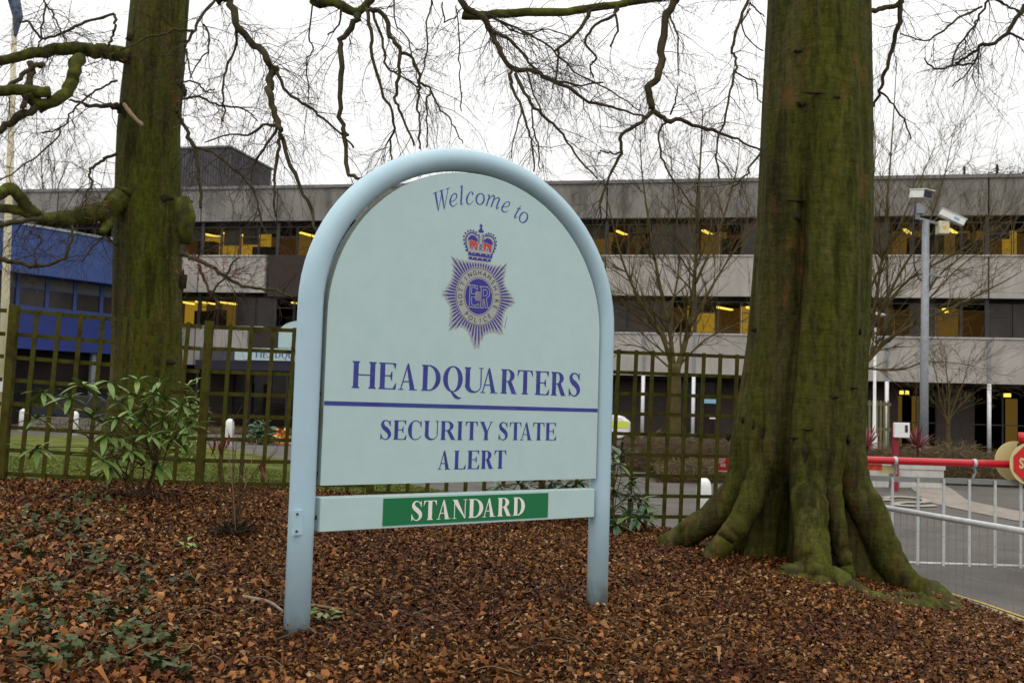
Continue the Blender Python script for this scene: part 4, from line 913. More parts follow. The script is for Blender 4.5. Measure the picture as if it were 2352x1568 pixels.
for i in range(len(nodes)-1):
    a, ha = nodes[i]; b, hb = nodes[i+1]; span = (b-a); ln = Vector((span.x, span.y, 0)).length; n = round(ln/.21)
    if i >= 3: ha = hb = .655
    t = Vector((span.x, span.y, 0)).normalized(); nrm = Vector((t.y, -t.x, 0))
    lean = (.075 if i < 2 else .045)
    row = 0
    while True:
        za = EYE+ha-.03-row*.235; zb = EYE+hb-.03-row*.235
        pa = Vector((a.x, a.y, za))+t*.05; pb = Vector((b.x, b.y, zb))-t*.05
        ga, gb_ = g1(a.x, a.y), g1(b.x, b.y)
        if za < ga+.03 and zb < gb_+.03: break
        mb = MB(); mb.beam(pa-nrm*.012+Vector((0,0,random.uniform(-.006,.006))), pb-nrm*.012+Vector((0,0,random.uniform(-.006,.006))), .022, .040, up=(0,0,1)); cw(mb, 'rail'); row += 1
    for k in range(1, n):
        c = a.lerp(b, k/n); hh = ha+(hb-ha)*k/n; z0 = g1(c.x, c.y); j = random.uniform(-.006,.006)
        mb = MB(); mb.beam(Vector((c.x+j-lean*.5, c.y, z0-.03))+nrm*.012, Vector((c.x+j+lean*.5, c.y, EYE+hh))+nrm*.012, .042, .022, up=nrm); cw(mb, 'slat')
# red notice fixed behind the trellis
p = at(1657, 1063, 12.1)
ns = thing('red_notice', 'small red notice with white lettering and white edge beside the big trunk', 'sign', (p.x, p.y, p.z))
s = 12.1/2287
mb = MB(); mb.box(-12.5*s, -.004, -19*s, 30*s, 0, 19*s); mb.build('edge', WHITE, ns)
mb = MB(); mb.box(-10*s, -.008, -16.5*s, 27.5*s, -.0045, 16.5*s); mb.build('face', SIGNRED, ns)
for i, (tx, ox, oz) in enumerate((('PLEA', 1.5, 10), ('THAT', -1.5, 2.5), ('ARE', 3, -5))):
    text_obj('lettering', tx, 9*s, WHITEINK, ns, (ox*s, -.0095, oz*s), extr=.0008, bold=.001, sx=.8)
ns.rotation_euler = (0, 0, -.05)
# pale notices on the ground floor wall
nb2 = thing('wall_notice', 'pale blue notice on the dark ground floor wall seen through the trellis', 'sign', (at(1628,921,42).x, at(1628,921,42).y, at(1628,921,42).z))
mb = MB(); mb.box(-.30,-.02,-.09,.30,.02,.09); mb.build('blue_plate', CLBLUE, nb2)
mb = MB(); mb.box(.05,-.02,-.74,.29,.02,-.62); mb.build('white_plate', WHITE, nb2)

# ------------------------------------------------------------------ things by the road at right
PX = lambda x, y, Y: at(x, y, Y)
YC = 24.6; cb = ghit(2122, 1085); p0 = at(2122, 1020, YC)
cm_ = thing('camera_mast', 'grey camera mast carrying two white cameras and a cream box', 'camera mast', (p0.x, p0.y, g1(p0.x, p0.y)))
zt = at(2136, 508, YC).z-cm_.location.z; S = YC/2287
mb = MB(); mb.tube([(0,0,-.1),(0,0,2.4),(.02,0,zt)], [10.2*S,9.2*S,8*S], 14); mb.build('column', GREY, cm_, smooth=True)
def rel(x, y, dy=0): q = at(x, y, YC+dy); return Vector((q.x-p0.x, q.y-p0.y, q.z-cm_.location.z))
mb = MB(); mb.beam(rel(2103,500), rel(2150,513), .06, .08); mb.build('top_arm', GREY, cm_)
mb = MB(); mb.beam(rel(2110,625), rel(2160,634), .05, .06); mb.build('cross_bar', GREY, cm_)
# camera housing facing the right and towards us
h = rel(2115, 447); hm = bpy.data.objects.new('camera_housing', None)
mb = MB(); mb.box(-.17,-.25,-.11,.17,.25,.11); mb.box(-.19,-.32,.112,.19,.27,.135); ch_ = mb.build('camera_housing', WHITE, cm_, bevel=.012); ch_.location = h; ch_.scale = (.9,.9,.9); ch_.rotation_euler = (D2(9), D2(3), D2(25))
mb = MB(); mb.box(-.145,-.265,-.09,.145,-.252,.09); mb.build('lens_window', BLACK, ch_)
mb = MB(); q = rel(2112, 480); mb.box(q.x-.10,q.y-.1,q.z-.14,q.x+.10,q.y+.1,q.z+.13); mb.tube([rel(2108,492), rel(2107,505)], [.07,.05], 8); mb.build('pan_head', GREY, cm_, bevel=.02)
mb = MB(); mb.tube([rel(2103,465),rel(2098,500),rel(2098,570),rel(2100,610),rel(2110,640),rel(2128,652)], .018, 5); mb.build('cable', BLACK, cm_)
f = rel(2187, 500, -.1); 
mb = MB(); mb.box(-.31,-.10,-.085,.31,.10,.085); mb.box(-.33,-.12,.087,.33,.12,.10); fl = mb.build('fixed_camera', WHITE, cm_, bevel=.03); fl.location = f; fl.rotation_euler = (0, D2(26), D2(-8))
mb = MB(); mb.box(.02,-.106,-.03,.16,-.101,.03); mb.build('blue_mark', CLBLUE, fl)
mb = MB(); mb.beam(rel(2150,515), rel(2180,512), .05, .05); mb.build('camera_bracket', GREY, cm_)
b = rel(2164, 524); mb = MB(); mb.box(b.x-.13,b.y-.14,b.z-.16,b.x+.13,b.y+.1,b.z+.16); jb = mb.build('junction_box', mat('cream_box', (.62,.58,.40), rough=.5), cm_, bevel=.015)
mb = MB(); mb.lathe([(.055,0),(.05,.006)], n=10); q = mb.build('warning_mark', mat('box_mark', (.62,.42,.10), rough=.6), jb); q.location = (b.x, b.y-.141, b.z); q.rotation_euler = (PI/2,0,0)
# slender lamp post
p = at(2008, 1010, 30); lp = thing('lamp_post', 'thin white lamp post with small dark lantern behind the big trunk', 'lamp post', (p.x, p.y, g1(p.x, p.y)))
zl = at(2012, 737, 30).z-lp.location.z
mb = MB(); mb.tube([(0,0,-.1),(0,0,1.0),(0,0,1.05),(0,0,zl-.2)], [.09,.09,.05,.04], 10); mb.build('post', WHITE, lp, smooth=True)
mb = MB(); mb.lathe([(.04,-.2),(.11,-.1),(.13,.06),(.10,.14)], (0,0,zl), 12); mb.build('lantern', BLACK, lp, smooth=True)
mb = MB(); mb.lathe([(.34,.15),(.30,.20),(.05,.26)], (0,0,zl), 14); mb.build('lamp_hood', GALV, lp, smooth=True)
# picket screen
pk = [at(1988+i*8.6, 1000, 33) for i in range(7)]
pf = thing('picket_screen', 'short olive picket screen between big trunk and camera mast', 'fence', (pk[0].x, pk[0].y, g1(pk[0].x, pk[0].y)))
mb0 = mat('weathered_timber', (.13,.125,.06), (.19,.18,.10), scale=6, rough=.9)
for q in pk:
    mb = MB(); zt = at(2000, 919, 33).z; mb.box(q.x-.035, q.y-.02, g1(q.x,q.y)-.05, q.x+.035, q.y, zt); o = child_world(mb, 'picket', mb0, pf, smooth=False)
for yy in (927, 985):
    mb = MB(); zq = at(2010, yy, 33).z; mb.box(pk[0].x-.06, pk[0].y+.002, zq-.05, pk[-1].x+.1, pk[0].y+.04, zq+.05); child_world(mb, 'rail', mb0, pf, smooth=False)
# planters with red strap-leaved plants, card reader post
YP = 22.5; SP = YP/2287
zb = at(2100, 1118, YP).z
PLANT = mat('stained_white_concrete', (.40,.39,.36), (.56,.55,.52), (.48,.47,.43), scale=3, stretch=(1,1,.4), rough=.8, lo=.3, hi=.6)
def planter(label, x0, x1, ytop, Y):
    a = at(x0, ytop, Y); b = at(x1, ytop, Y); zg = g1((a.x+b.x)/2, Y); h = a.z-zg; wd = b.x-a.x
    t = thing('planter', label, 'planter', ((a.x+b.x)/2, Y+.3, zg), 0, 'white concrete planters beside the barrier')
    mb = MB(); mb.box(-wd/2,-.32,-.05,wd/2,.32,h-.10); mb.build('trough', PLANT, t, bevel=.02)
    mb = MB()
    for (u0,v0,u1,v1) in ((-wd/2-.02,-.34,wd/2+.02,-.27),(-wd/2-.02,.27,wd/2+.02,.34),(-wd/2-.02,-.268,-wd/2+.05,.268),(wd/2-.05,-.268,wd/2+.02,.268)): mb.box(u0,v0,h-.098,u1,v1,h)
    mb.build('rim', PLANT, t); mb = MB(); mb.box(-wd/2+.06,-.26,h-.09,wd/2-.06,.26,h-.04); mb.build('soil', SOIL, t)
    return t, h
planter('white planter beside the big trunk carrying a red strap leaved plant', 1978, 2042, 1064, YP)
planter('white planter right of the card reader carrying a red spiky plant', 2066, 2168, 1066, YP)
def cordyline(label, x, y, Y, L, n):
    p = at(x, y, Y); t = thing('cordyline_plant', label, 'plant', (p.x, p.y, p.z), 0, 'red spiky plants in the planters'); mb = MB()
    for k in range(n):
        a = random.uniform(0, 6.28); e = random.uniform(.25, 1.45); d = Vector((math.cos(a)*math.cos(e), math.sin(a)*math.cos(e), math.sin(e))); LL = L*random.uniform(.7,1.1); side = d.cross(Vector((0,0,1))).normalized()
        vs = []; 
        for i in range(5):
            u = i/4; c = d*LL*u+Vector((0,0,-.35*LL*u*u*math.cos(e))); ww = .028*math.sin(PI*(.15+.85*u))+.002; vs += [c-side*ww, c+side*ww]
        mb.add(vs, [(2*i, 2*i+1, 2*i+3, 2*i+2) for i in range(4)])
    mb.build('foliage', CORDY, t); mb = MB(); mb.tube([(0,0,-.25),(0,0,.05)], .03, 6); mb.build('stem', STEM, t)
cordyline('dark red spiky plant in the right hand planter', 2108, 1030, YP+.3, .62, 46)
cordyline('dark red spiky plant against the edge of the big trunk', 1990, 1030, YP+.3, .62, 46)
p = at(2056, 1112, 21.9); cr = thing('card_reader', 'dark red post with white card reader box beside the planters', 'card reader', (p.x, p.y, g1(p.x, p.y)))
zt = at(2060, 970, 21.9).z-cr.location.z; zbx = at(2060, 1004, 21.9).z-cr.location.z
mb = MB(); mb.box(-.055,-.055,-.05,.055,.055,zt-.02); mb.build('post', DRED, cr)
mb = MB(); mb.box(-.075,-.17,zbx,.25,-.057,zt); bx = mb.build('reader_box', WHITE, cr, bevel=.012)
mb = MB(); mb.box(.14,-.18,zbx+.12,.20,-.172,zt-.05); mb.build('slot', BLACK, bx)
# barrier with hanging skirt
YB = 12.6; SB = YB/2287
bz0 = at(2300, 1066, YB)
pL = at(1700, 1046, YB); pR = at(2420, 1068, YB)
gr = thing('barrier', 'red and silver lifting barrier arm with hanging bars across the road', 'barrier', (pR.x, YB, g1(pR.x, YB)))
def bw(mb, name, mt, smooth=False): return child_world(mb, name, mt, gr, smooth=smooth)
zA = EYE-.578
mb = MB(); mb.tube([(pL.x, YB, zA), (pR.x, YB, zA)], .047, 14); arm = bw(mb, 'arm', RED, True)
zR = EYE-.805; zBt = EYE-1.84
mb = MB(); mb.box(pL.x, YB-.02, zR-.033, pR.x, YB+.02, zR+.033); bw(mb, 'upper_rail', RAILG)
mb = MB(); mb.tube([(pL.x, YB, zBt), (pR.x, YB, zBt)], .017, 8); bw(mb, 'lower_rail', GALV, True)
xs = [at(1562+zx*.336, 1100, YB).x for zx in range(570, 2700, 175)]
for x in xs:
    mb = MB(); mb.box(x-.015, YB-.045, zBt-.02, x+.015, YB-.022, zR+.02); bw(mb, 'bar', GALV)
for zx in (1120, 1470, 2012):
    x = at(1562+zx*.336, 1050, YB).x
    mb = MB(); mb.tube([(x-.02, YB, zA), (x+.02, YB, zA)], .054, 12); c = bw(mb, 'clamp', GALV, True)
    mb = MB(); mb.tube([(x, YB, zA-.05),(x+.015, YB, zA-.12),(x-.02, YB, zR+.034)], .016, 6); bw(mb, 'hanger', GREY)
q = at(1993, 1072, YB+.06); mb = MB(); mb.box(q.x-.14, YB+.05, q.z-.04, q.x+.18, YB+.06, q.z+.04); rp = bw(mb, 'reflector', ORANGE)
mb = MB(); 
for k in range(3): a = q.x-.10+k*.10; mb.prism([(a, q.z-.035),(a+.04, q.z-.035),(a+.08, q.z+.035),(a+.04, q.z+.035)], YB+.046, YB+.0495)
bw(mb, 'reflector_stripe', mat('hazard_red', (.8,.03,.02), rough=.4))
q = at(2042, 1078, YB+.06); mb = MB(); mb.box(q.x-.13, YB+.052, q.z-.05, q.x+.10, YB+.062, q.z+.05); bw(mb, 'cream_plate', SIGNCREAM)
sx_, sz_ = at(2366, 1065, YB-.1).x, at(2366, 1065, YB-.1).z
def disc(x, y, z, r, mt, name, n=32, th=.008, oct_=False):
    mb = MB(); k = 8 if oct_ else n; o = PI/8 if oct_ else 0
    mb.prism([(x+r*math.sin(2*PI*i/k+o), z+r*math.cos(2*PI*i/k+o)) for i in range(k)], y, y+th); return bw(mb, name, mt)
disc(sx_, YB-.12, sz_, 48*SB, SIGNCREAM, 'stop_sign'); disc(sx_, YB-.128, sz_, 43*SB, SIGNRED, 'stop_octagon', th=.0075, oct_=True)
tt = text_obj('stop_lettering', 'STOP', .175, SIGNCREAM, None, (sx_, YB-.1305, sz_), extr=.001, bold=.006, sx=.72); tt.parent = gr; tt.matrix_parent_inverse = Matrix.Translation(-Vector(gr.location))
disc(sx_-.08, YB+.12, sz_+.02, 46*SB, SIGNCREAM, 'rear_sign_disc')
q = at(2347, 1005, YB); mb = MB(); mb.tube([(q.x, YB, q.z-.07), (q.x, YB, q.z+.07)], .04, 12); bw(mb, 'warning_lamp', REDL, True)
mb = MB(); mb.tube([(q.x, YB, q.z-.16), (q.x, YB, q.z-.072)], .055, 12); mb.box(q.x-.03, YB-.03, zA+.048, q.x+.03, YB+.03, q.z-.162); bw(mb, 'lamp_base', BLACK)
mb = MB(); mb.box(pR.x-.02, YB-.16, gr.location.z-.05, pR.x+.36, YB+.18, zA+.16); bw(mb, 'barrier_cabinet', RED)
mb = MB(); mb.box(pL.x-.05, YB-.05, g1(pL.x, YB)-.05, pL.x+.05, YB+.05, zA-.05); bw(mb, 'arm_rest', GREY)
# mesh panel beside the kerb
m0 = at(1985, 1157, 11.4); m1 = at(2352, 1220, 9.1); dm = (m1-m0); m1 = m0+dm*1.35
mf = thing('mesh_panel', 'silver tube topped wire mesh panel along the kerb right of the big trunk', 'fence', (m0.x, m0.y, g1(m0.x, m0.y)))
mb = MB(); mb.tube([m0-dm*.03, m1], .031, 14); child_world(mb, 'top_tube', GALV, mf)
dh = Vector((dm.x, dm.y, 0)); Lm = Vector((m1.x-m0.x, m1.y-m0.y, 0)).length; n = int(Lm/.105)
for i in range(n+1):
    p = m0.lerp(m1, i/n); zb_ = g1(p.x, p.y)+.02; mb = MB(); mb.tube([(p.x, p.y, zb_), (p.x, p.y, p.z-.028)], .0022, 4); child_world(mb, 'upright_wire', GREY, mf, False)
for k in range(1, 5):
    a = m0+Vector((0,0,-.17*k-.02)); b = m1+Vector((0,0,-.17*k-.02)); mb = MB(); mb.tube([a, b], .0024, 4); child_world(mb, 'cross_wire', GREY, mf, False)
for i, p in enumerate((m0+dm*.01, m1)):
    mb = MB(); mb.tube([(p.x, p.y, g1(p.x, p.y)-.05), (p.x, p.y, p.z-.031)], .028, 10); child_world(mb, 'post', GREY, mf)

# ------------------------------------------------------------------ the welcome sign
PL = at(681, 1450, 5.4); PR = at(1371, 1390, 6.63)
U = Vector((PR.x-PL.x, PR.y-PL.y, 0)); HW = U.length/2; U.normalize(); NN = Vector((U.y, -U.x, 0)); MID = Vector(((PL.x+PR.x)/2, (PL.y+PR.y)/2, 0))
sg = thing('welcome_sign', 'large pale blue arched police headquarters sign on two tubular legs', 'sign', (MID.x, MID.y, 0), math.atan2(U.y, U.x))
FACE = .05
def uz(x, y, off=FACE):
    d = ray(x, y); o = MID+NN*off; C0 = Vector((0, 0, EYE)); t = (o-C0).dot(NN)/d.dot(NN); P = C0+d*t; return ((P-MID).dot(U), P.z)
SPR, RISE, TR_ = 2.10, .96, .0695
arc = [(-HW*math.cos(PI*i/40), SPR+RISE*math.sin(PI*i/40)) for i in range(41)]
zl0 = PL.z-.25; zr0 = PR.z-.25
mb = MB(); mb.tube([(-HW, 0, zl0), (-HW, 0, 1.0)]+[(a, 0, b) for a, b in arc]+[(HW, 0, 1.0), (HW, 0, zr0)], TR_, 28); mb.build('arched_tube', TUBE, sg, smooth=True)
PW = .975
AP = [(-PW*math.cos(PI*i/48), 2.055+.922*math.sin(PI*i/48)) for i in range(49)]
outline = [(-PW, 1.125)]+AP+[(PW, 1.125)]
mb = MB(); mb.prism(outline, -FACE, .035); mb.mi = [0, 1]+[1]*len(outline)
mb.mi[2] = 1
pn = mb.build('sign_panel', [PANEL, PSIDE], sg)
mb = MB(); mb.box(-.969, -FACE, .876, .969, .035, 1.059); rb = mb.build('status_board', PANEL, sg, bevel=.004)
for zz, xx in ((1.62,-1),(1.19,-1),(.95,-1),(1.62,1),(1.19,1),(.95,1)):
    mb = MB(); mb.tube([(xx*.965, 0, zz), (xx*(HW-.06), 0, zz)], .012, 8); mb.tube([(xx*(HW-.068), 0, zz), (xx*(HW-.055), 0, zz)], .024, 8); mb.build('fixing_bolt', STEEL, sg)
mb = MB(); mb.tube([(.0, -.0, 2.97), (.0, 0, 3.0)], .012, 8); mb.build('fixing_bolt', STEEL, sg)
mb = MB(); mb.box(-HW-.078, -.045, .87, -HW-.02, -.062, 1.0); pt = mb.build('fixing_plate', TUBE, sg); pt.location = (0, -.006, 0)
for zz in (.89, .98):
    b2 = MB(); b2.tube([(-HW-.055, -.066, zz), (-HW-.055, -.061, zz)], .007, 8); q = b2.build('plate_bolt', STEEL, pt)
# lettering: condensed serif capitals drawn stroke by stroke on the board
class Ink:
    def __init__(s, y=-FACE-.0012): s.mb = MB(); s.y = y; s.k = 0
    def poly(s, P):
        y = s.y-.00002*(s.k % 40); s.k += 1
        A = sum(P[i][0]*P[(i+1) % len(P)][1]-P[(i+1) % len(P)][0]*P[i][1] for i in range(len(P)))
        P = P if A > 0 else P[::-1]
        s.mb.add([(a, y, b) for a, b in P], [tuple(range(len(P)))])
    def stripq(s, Lf, Rt):
        for i in range(len(Lf)-1): 
            y = s.y-.00002*(s.k % 40)
            q = [Lf[i], Lf[i+1], Rt[i+1], Rt[i]]
            A = sum(q[j][0]*q[(j+1) % 4][1]-q[(j+1) % 4][0]*q[j][1] for j in range(4))
            if A < 0: q = q[::-1]
            s.mb.add([(a, y, b) for a, b in q], [(0,1,2,3)])
        s.k += 1
    def stroke(s, pts, k=5):                # (x, z, width)
        C = catmull(pts, k) if k > 1 else [Vector(p) for p in pts]
        Lf = []; Rt = []
        for i, p in enumerate(C):
            a = C[max(i-1, 0)]; b = C[min(i+1, len(C)-1)]; t = Vector((b.x-a.x, b.y-a.y)); t = t.normalized() if t.length > 1e-9 else Vector((1,0)); nn = Vector((-t.y, t.x))*p.z/2
            Lf.append((p.x+nn.x, p.y+nn.y)); Rt.append((p.x-nn.x, p.y-nn.y))
        s.stripq(Lf, Rt)
def glyph(ink, ch, x0, x1, z0, z1, st=.205, hr=.042):
    h = z1-z0; W = (x1-x0)/h
    def P(pts): ink.poly([(x0+a*h, z0+b*h) for a, b in pts])
    def SQ(L_, R_): ink.stripq([(x0+a*h, z0+b*h) for a, b in L_], [(x0+a*h, z0+b*h) for a, b in R_])
    def K(pts, k=6): ink.stroke([(x0+a*h, z0+b*h, c*h) for a, b, c in pts], k)
    def rect(a, b, c, d): P([(a,b),(c,b),(c,d),(a,d)])
    sl = .055; sv = .032
    def serif(a, c, top):
        if top: P([(a-sl,1),(a-sl,1-sv),(a,1-sv*2.1),(c,1-sv*2.1),(c+sl,1-sv),(c+sl,1)])
        else: P([(a-sl,0),(c+sl,0),(c+sl,sv),(c,sv*2.1),(a,sv*2.1),(a-sl,sv)])
    def stem(a, w_=st, t=True, b=True):
        rect(a, 0, a+w_, 1)
        if t: serif(a, a+w_, True)
        if b: serif(a, a+w_, False)
    def ring(cx, cz, rx, rz, tx, tz, a0, a1, n=20):
        Lf = []; Rt = []
        for i in range(n+1):
            a = a0+(a1-a0)*i/n; Lf.append((cx+rx*math.cos(a), cz+rz*math.sin(a))); Rt.append((cx+(rx-tx)*math.cos(a), cz+(rz-tz)*math.sin(a)))
        SQ(Lf, Rt)
    hp = PI/2
    if ch == 'H':
        stem(sl); stem(W-sl-st); rect(sl+st, .48, W-sl-st, .48+hr)
    elif ch == 'I': stem((W-st)/2)
    elif ch in 'EL':
        stem(sl); x = sl+st
        if ch == 'E':
            rect(x, 1-hr, W-.02, 1); P([(W-.02,1),(W-.035,.76),(W-.06,.80),(W-.14,1-hr),(W-.14,1)])
            rect(x, .49, W-.20, .49+hr); P([(W-.20,.34),(W-.17,.34),(W-.17,.68),(W-.20,.68),(W-.26,.53),(W-.26,.49)])
        rect(x, 0, W-.01, hr); P([(W-.01,0),(W+.01,.27),(W-.03,.22),(W-.14,hr),(W-.14,0)])
    elif ch == 'T':
        c = (W-st)/2; rect(c, 0, c+st, 1); serif(c, c+st, False); rect(.02, 1-hr, W-.02, 1)
        P([(.02,1),(.0,.73),(.035,.77),(.12,1-hr),(.12,1)]); P([(W-.02,1),(W-.12,1),(W-.12,1-hr),(W-.035,.77),(W,.73)])
    elif ch == 'A':
        ax = W*.5; P([(W-.10-st*1.02,0),(W-.10,0),(ax+.03,1.01),(ax-.03,1.01),(ax-.055,.87)]); K([(.11,.02,hr*1.15),(ax-.03,.95,hr*1.15)], 1)
        t = .33; rect(.11+(ax-.14)*t, t-.03, W-.10-st-.02-(W-.10-st-ax)*t*.6, t+hr-.03); rect(.0, 0, .24, sv); rect(W-.10-st-.05, 0, W, sv)
    elif ch == 'N':
        K([(.12,0,hr*1.2),(.12,1,hr*1.2)], 1); K([(W-.12,0,hr*1.2),(W-.12,1,hr*1.2)], 1); P([(.02,1),(.02+st*1.15,1),(W-.095,.0),(W-.14,-.01),(.10,.80)])
        rect(.0, 0, .25, sv); rect(W-.24, 1-sv, W, 1); rect(-.02,1-sv,.2,1)
    elif ch == 'Y':
        c = W/2-st/2; rect(c, 0, c+st, .46); serif(c, c+st, False); P([(.05,1),(.05+st,1),(c+st,.44),(c,.42)]); K([(W-.10,1,hr*1.15),(c+st*.8,.43,hr*1.3)], 1); rect(-.0, 1-sv, .05+st+.05, 1); rect(W-.22, 1-sv, W+.01, 1)
    elif ch == 'D':
        stem(sl); x = sl+st*.9; rect(sl, 1-hr, W*.5, 1); rect(sl, 0, W*.5, hr); cx = W*.36; ring(cx, .5, W-cx, .5, st*1.05, hr, -hp, hp, 26)
    elif ch == 'R':
        stem(sl); cx = W*.42; rect(sl+st, 1-hr, cx+.01, 1); rect(sl+st, .48, cx+.03, .48+hr); ring(cx, .74, W*.86-cx, .26, st*1.05, hr, -hp, hp, 22)
        P([(W*.42,.49),(W*.42+st*.95,.51),(W-.03,.05),(W-.03-st*1.0,.0)]); rect(W-.05-st, 0, W+.03, sv)
    elif ch == 'U':
        rect(sl, .30, sl+st, 1); serif(sl, sl+st, True); xr = W-.09; K([(xr,1,hr*1.2),(xr,.30,hr*1.2)], 1); rect(W-.21, 1-sv, W+.01, 1)
        o1 = []; i1 = []
        for i in range(23):
            a = PI+PI*i/22; cx = (sl+xr)/2; rx = (xr-sl)/2+hr*.5; o1.append((cx+rx*math.cos(a), .30+.315*math.sin(a)))
            ci = (sl+st+xr-hr*.5)/2; ri = (xr-hr*.5-sl-st)/2; i1.append((ci+ri*math.cos(a), .30+.245*math.sin(a)))
        SQ(o1, i1)
    elif ch == 'Q':
        ring(W/2, .5, W/2, .515, st*1.03, hr, 0, 2*PI, 44); K([(W*.42,.0,.05),(W*.52,-.08,.10),(W*.66,-.19,.13),(W*.82,-.245,.09),(W*.95,-.22,.02)])
    elif ch == 'C':
        N_ = 30; Lf = []; Rt = []
        for i in range(N_+1):
            a = D2(42)+(D2(322)-D2(42))*i/N_; th = hr+(st*1.05-hr)*max(0, -math.cos(a))**.8; cx = W*.54
            Lf.append((cx+W*.54*math.cos(a), .5+.515*math.sin(a))); Rt.append((cx+(W*.54-th)*math.cos(a), .5+(.515-hr*1.1)*math.sin(a)))
        SQ(Lf, Rt); P([(W*.93,1.0),(W*.97,1.0),(W*.97,.66),(W*.93,.66),(W*.86,.84)])
    elif ch == 'S':
        K([(W*.83,.80,.05),(W*.72,.93,.05),(W*.50,.985,.05),(W*.28,.93,.10),(W*.20,.79,.175),(W*.32,.64,.22),(W*.55,.52,.235),(W*.76,.38,.215),(W*.82,.22,.18),(W*.70,.07,.09),(W*.48,.012,.05),(W*.24,.08,.05),(W*.12,.22,.05)])
        P([(W*.85,.99),(W*.90,.99),(W*.90,.69),(W*.86,.69),(W*.78,.86)]); P([(W*.05,.0),(W*.10,.0),(W*.18,.13),(W*.09,.33),(W*.05,.33)])
def line(letters, z0, z1, mt, parent, st=.205, y=-FACE-.0012, name='lettering'):
    ink = Ink(y)
    for ch, a, b in letters: glyph(ink, ch, a, b, z0, z1, st)
    return ink.mb.build(name, mt, parent)
HQ = [('H',-.813,-.663),('E',-.647,-.536),('A',-.521,-.397),('D',-.368,-.24),('Q',-.222,-.086),('U',-.074,.059),('A',.042,.168),('R',.193,.311),('T',.317,.436),('E',.455,.565),('R',.582,.699),('S',.722,.824)]
line(HQ, 1.656, 1.8055, BLUEINK, pn)
line([('S',-.626,-.552),('E',-.54,-.457),('C',-.446,-.355),('U',-.339,-.24),('R',-.227,-.125),('I',-.118,-.069),('T',-.054,.033),('Y',.047,.143)], 1.373, 1.4825, BLUEINK, pn, .215)
line([('S',.184,.259),('T',.269,.358),('A',.35,.445),('T',.448,.539),('E',.548,.633)], 1.373, 1.4825, BLUEINK, pn, .215)
line([('A',-.239,-.15),('L',-.127,-.045),('E',-.032,.051),('R',.065,.151),('T',.161,.25)], 1.2005, 1.3105, BLUEINK, pn, .215)
mb = MB(); mb.box(-PW+.002, -FACE-.0014, 1.557, PW-.002, -FACE-.0008, 1.5805); mb.build('blue_rule', BLUEINK, pn)
mb = MB(); mb.box(-.588, -FACE-.003, .8915, .583, -FACE-.0005, 1.044); mb.build('green_strip', GREEN, rb)
line([('S',-.409,-.332),('T',-.326,-.237),('A',-.236,-.141),('N',-.128,-.027),('D',-.014,.089),('A',.085,.179),('R',.195,.293),('D',.311,.4)], .9125, 1.0235, WHITEINK, rb, .235, y=-FACE-.0042)
# distant name board reuses the same capitals
lets = []; xx = -29.72
for ch, a, b in HQ: lets.append((ch, -29.75+(a+.813)*2.3, -29.75+(b+.813)*2.3))
line(lets, 1.82, 2.14, BLUEINK, nb, .2, y=-1.684)
# Welcome to: italic strokes
wpt = lambda x, y: uz((1060+x/7.84)*.91875, (440+y/7.84)*.91875)
wk = .91875/7.84/383
ink = Ink()
def ws(pts, k=6): ink.stroke([(*wpt(x, y), t*wk) for x, y, t in pts], k)
ws([(222,325,40),(250,500,38),(280,692,12)],3); ws([(280,680,12),(318,480,12),(352,285,13)],3); ws([(338,275,40),(366,450,38),(396,655,12)],3); ws([(396,645,12),(435,450,13),(472,245,13)],3)
ws([(178,345,12),(222,328,18),(266,312,12)],2); ws([(300,302,10),(345,285,16),(390,266,10)],2); ws([(424,262,10),(460,248,16),(500,234,12)],2)
ws([(522,505,12),(590,478,14),(638,420,20),(632,358,26),(595,345,16),(548,385,24),(515,470,36),(516,540,36),(545,588,24),(592,588,14),(652,530,9)])
ws([(742,192,34),(735,370,36),(722,545,34)],2); ws([(704,208,10),(758,186,14)],1); ws([(718,548,30),(738,562,16),(770,528,9)])
ws([(950,372,34),(955,330,24),(920,312,14),(878,350,24),(842,430,36),(838,500,36),(862,548,22),(905,550,14),(968,485,8)])
oc = lambda cx, cy, rx, ry, tilt, tk, tn: [(cx+rx*math.cos(a)*math.cos(tilt)-ry*math.sin(a)*math.sin(tilt), cy+rx*math.cos(a)*math.sin(tilt)+ry*math.sin(a)*math.cos(tilt), tn+(tk-tn)*abs(math.cos(a))) for a in [2*PI*i/16 for i in range(17)]]
ws(oc(1100,450,76,108,.15,36,14), 3)
ws([(1242,385,10),(1282,380,30),(1255,480,32),(1222,585,30)],3); ws([(1252,500,10),(1300,425,12),(1352,382,22),(1378,410,32),(1352,500,32),(1312,608,30)]); ws([(1345,520,10),(1395,450,12),(1445,425,22),(1475,455,32),(1445,540,32),(1420,620,32),(1440,640,18),(1472,600,9)])
ws([(1535,600,12),(1610,605,14),(1668,572,20),(1675,525,26),(1635,505,14),(1580,540,24),(1532,615,36),(1530,665,34),(1560,702,22),(1600,705,14),(1645,682,9)])
ink.mb.build('welcome_lettering', WELINK, pn); ink = Ink()
ws([(1898,585,12),(1850,660,28),(1800,750,32),(1775,805,32),(1795,820,16),(1832,795,9)]); ws([(1815,628,14),(1900,655,16)],1)
ws(oc(1950,812,74,104,.38,36,14), 3)
ink.mb.build('welcome_lettering', WELINK, pn)
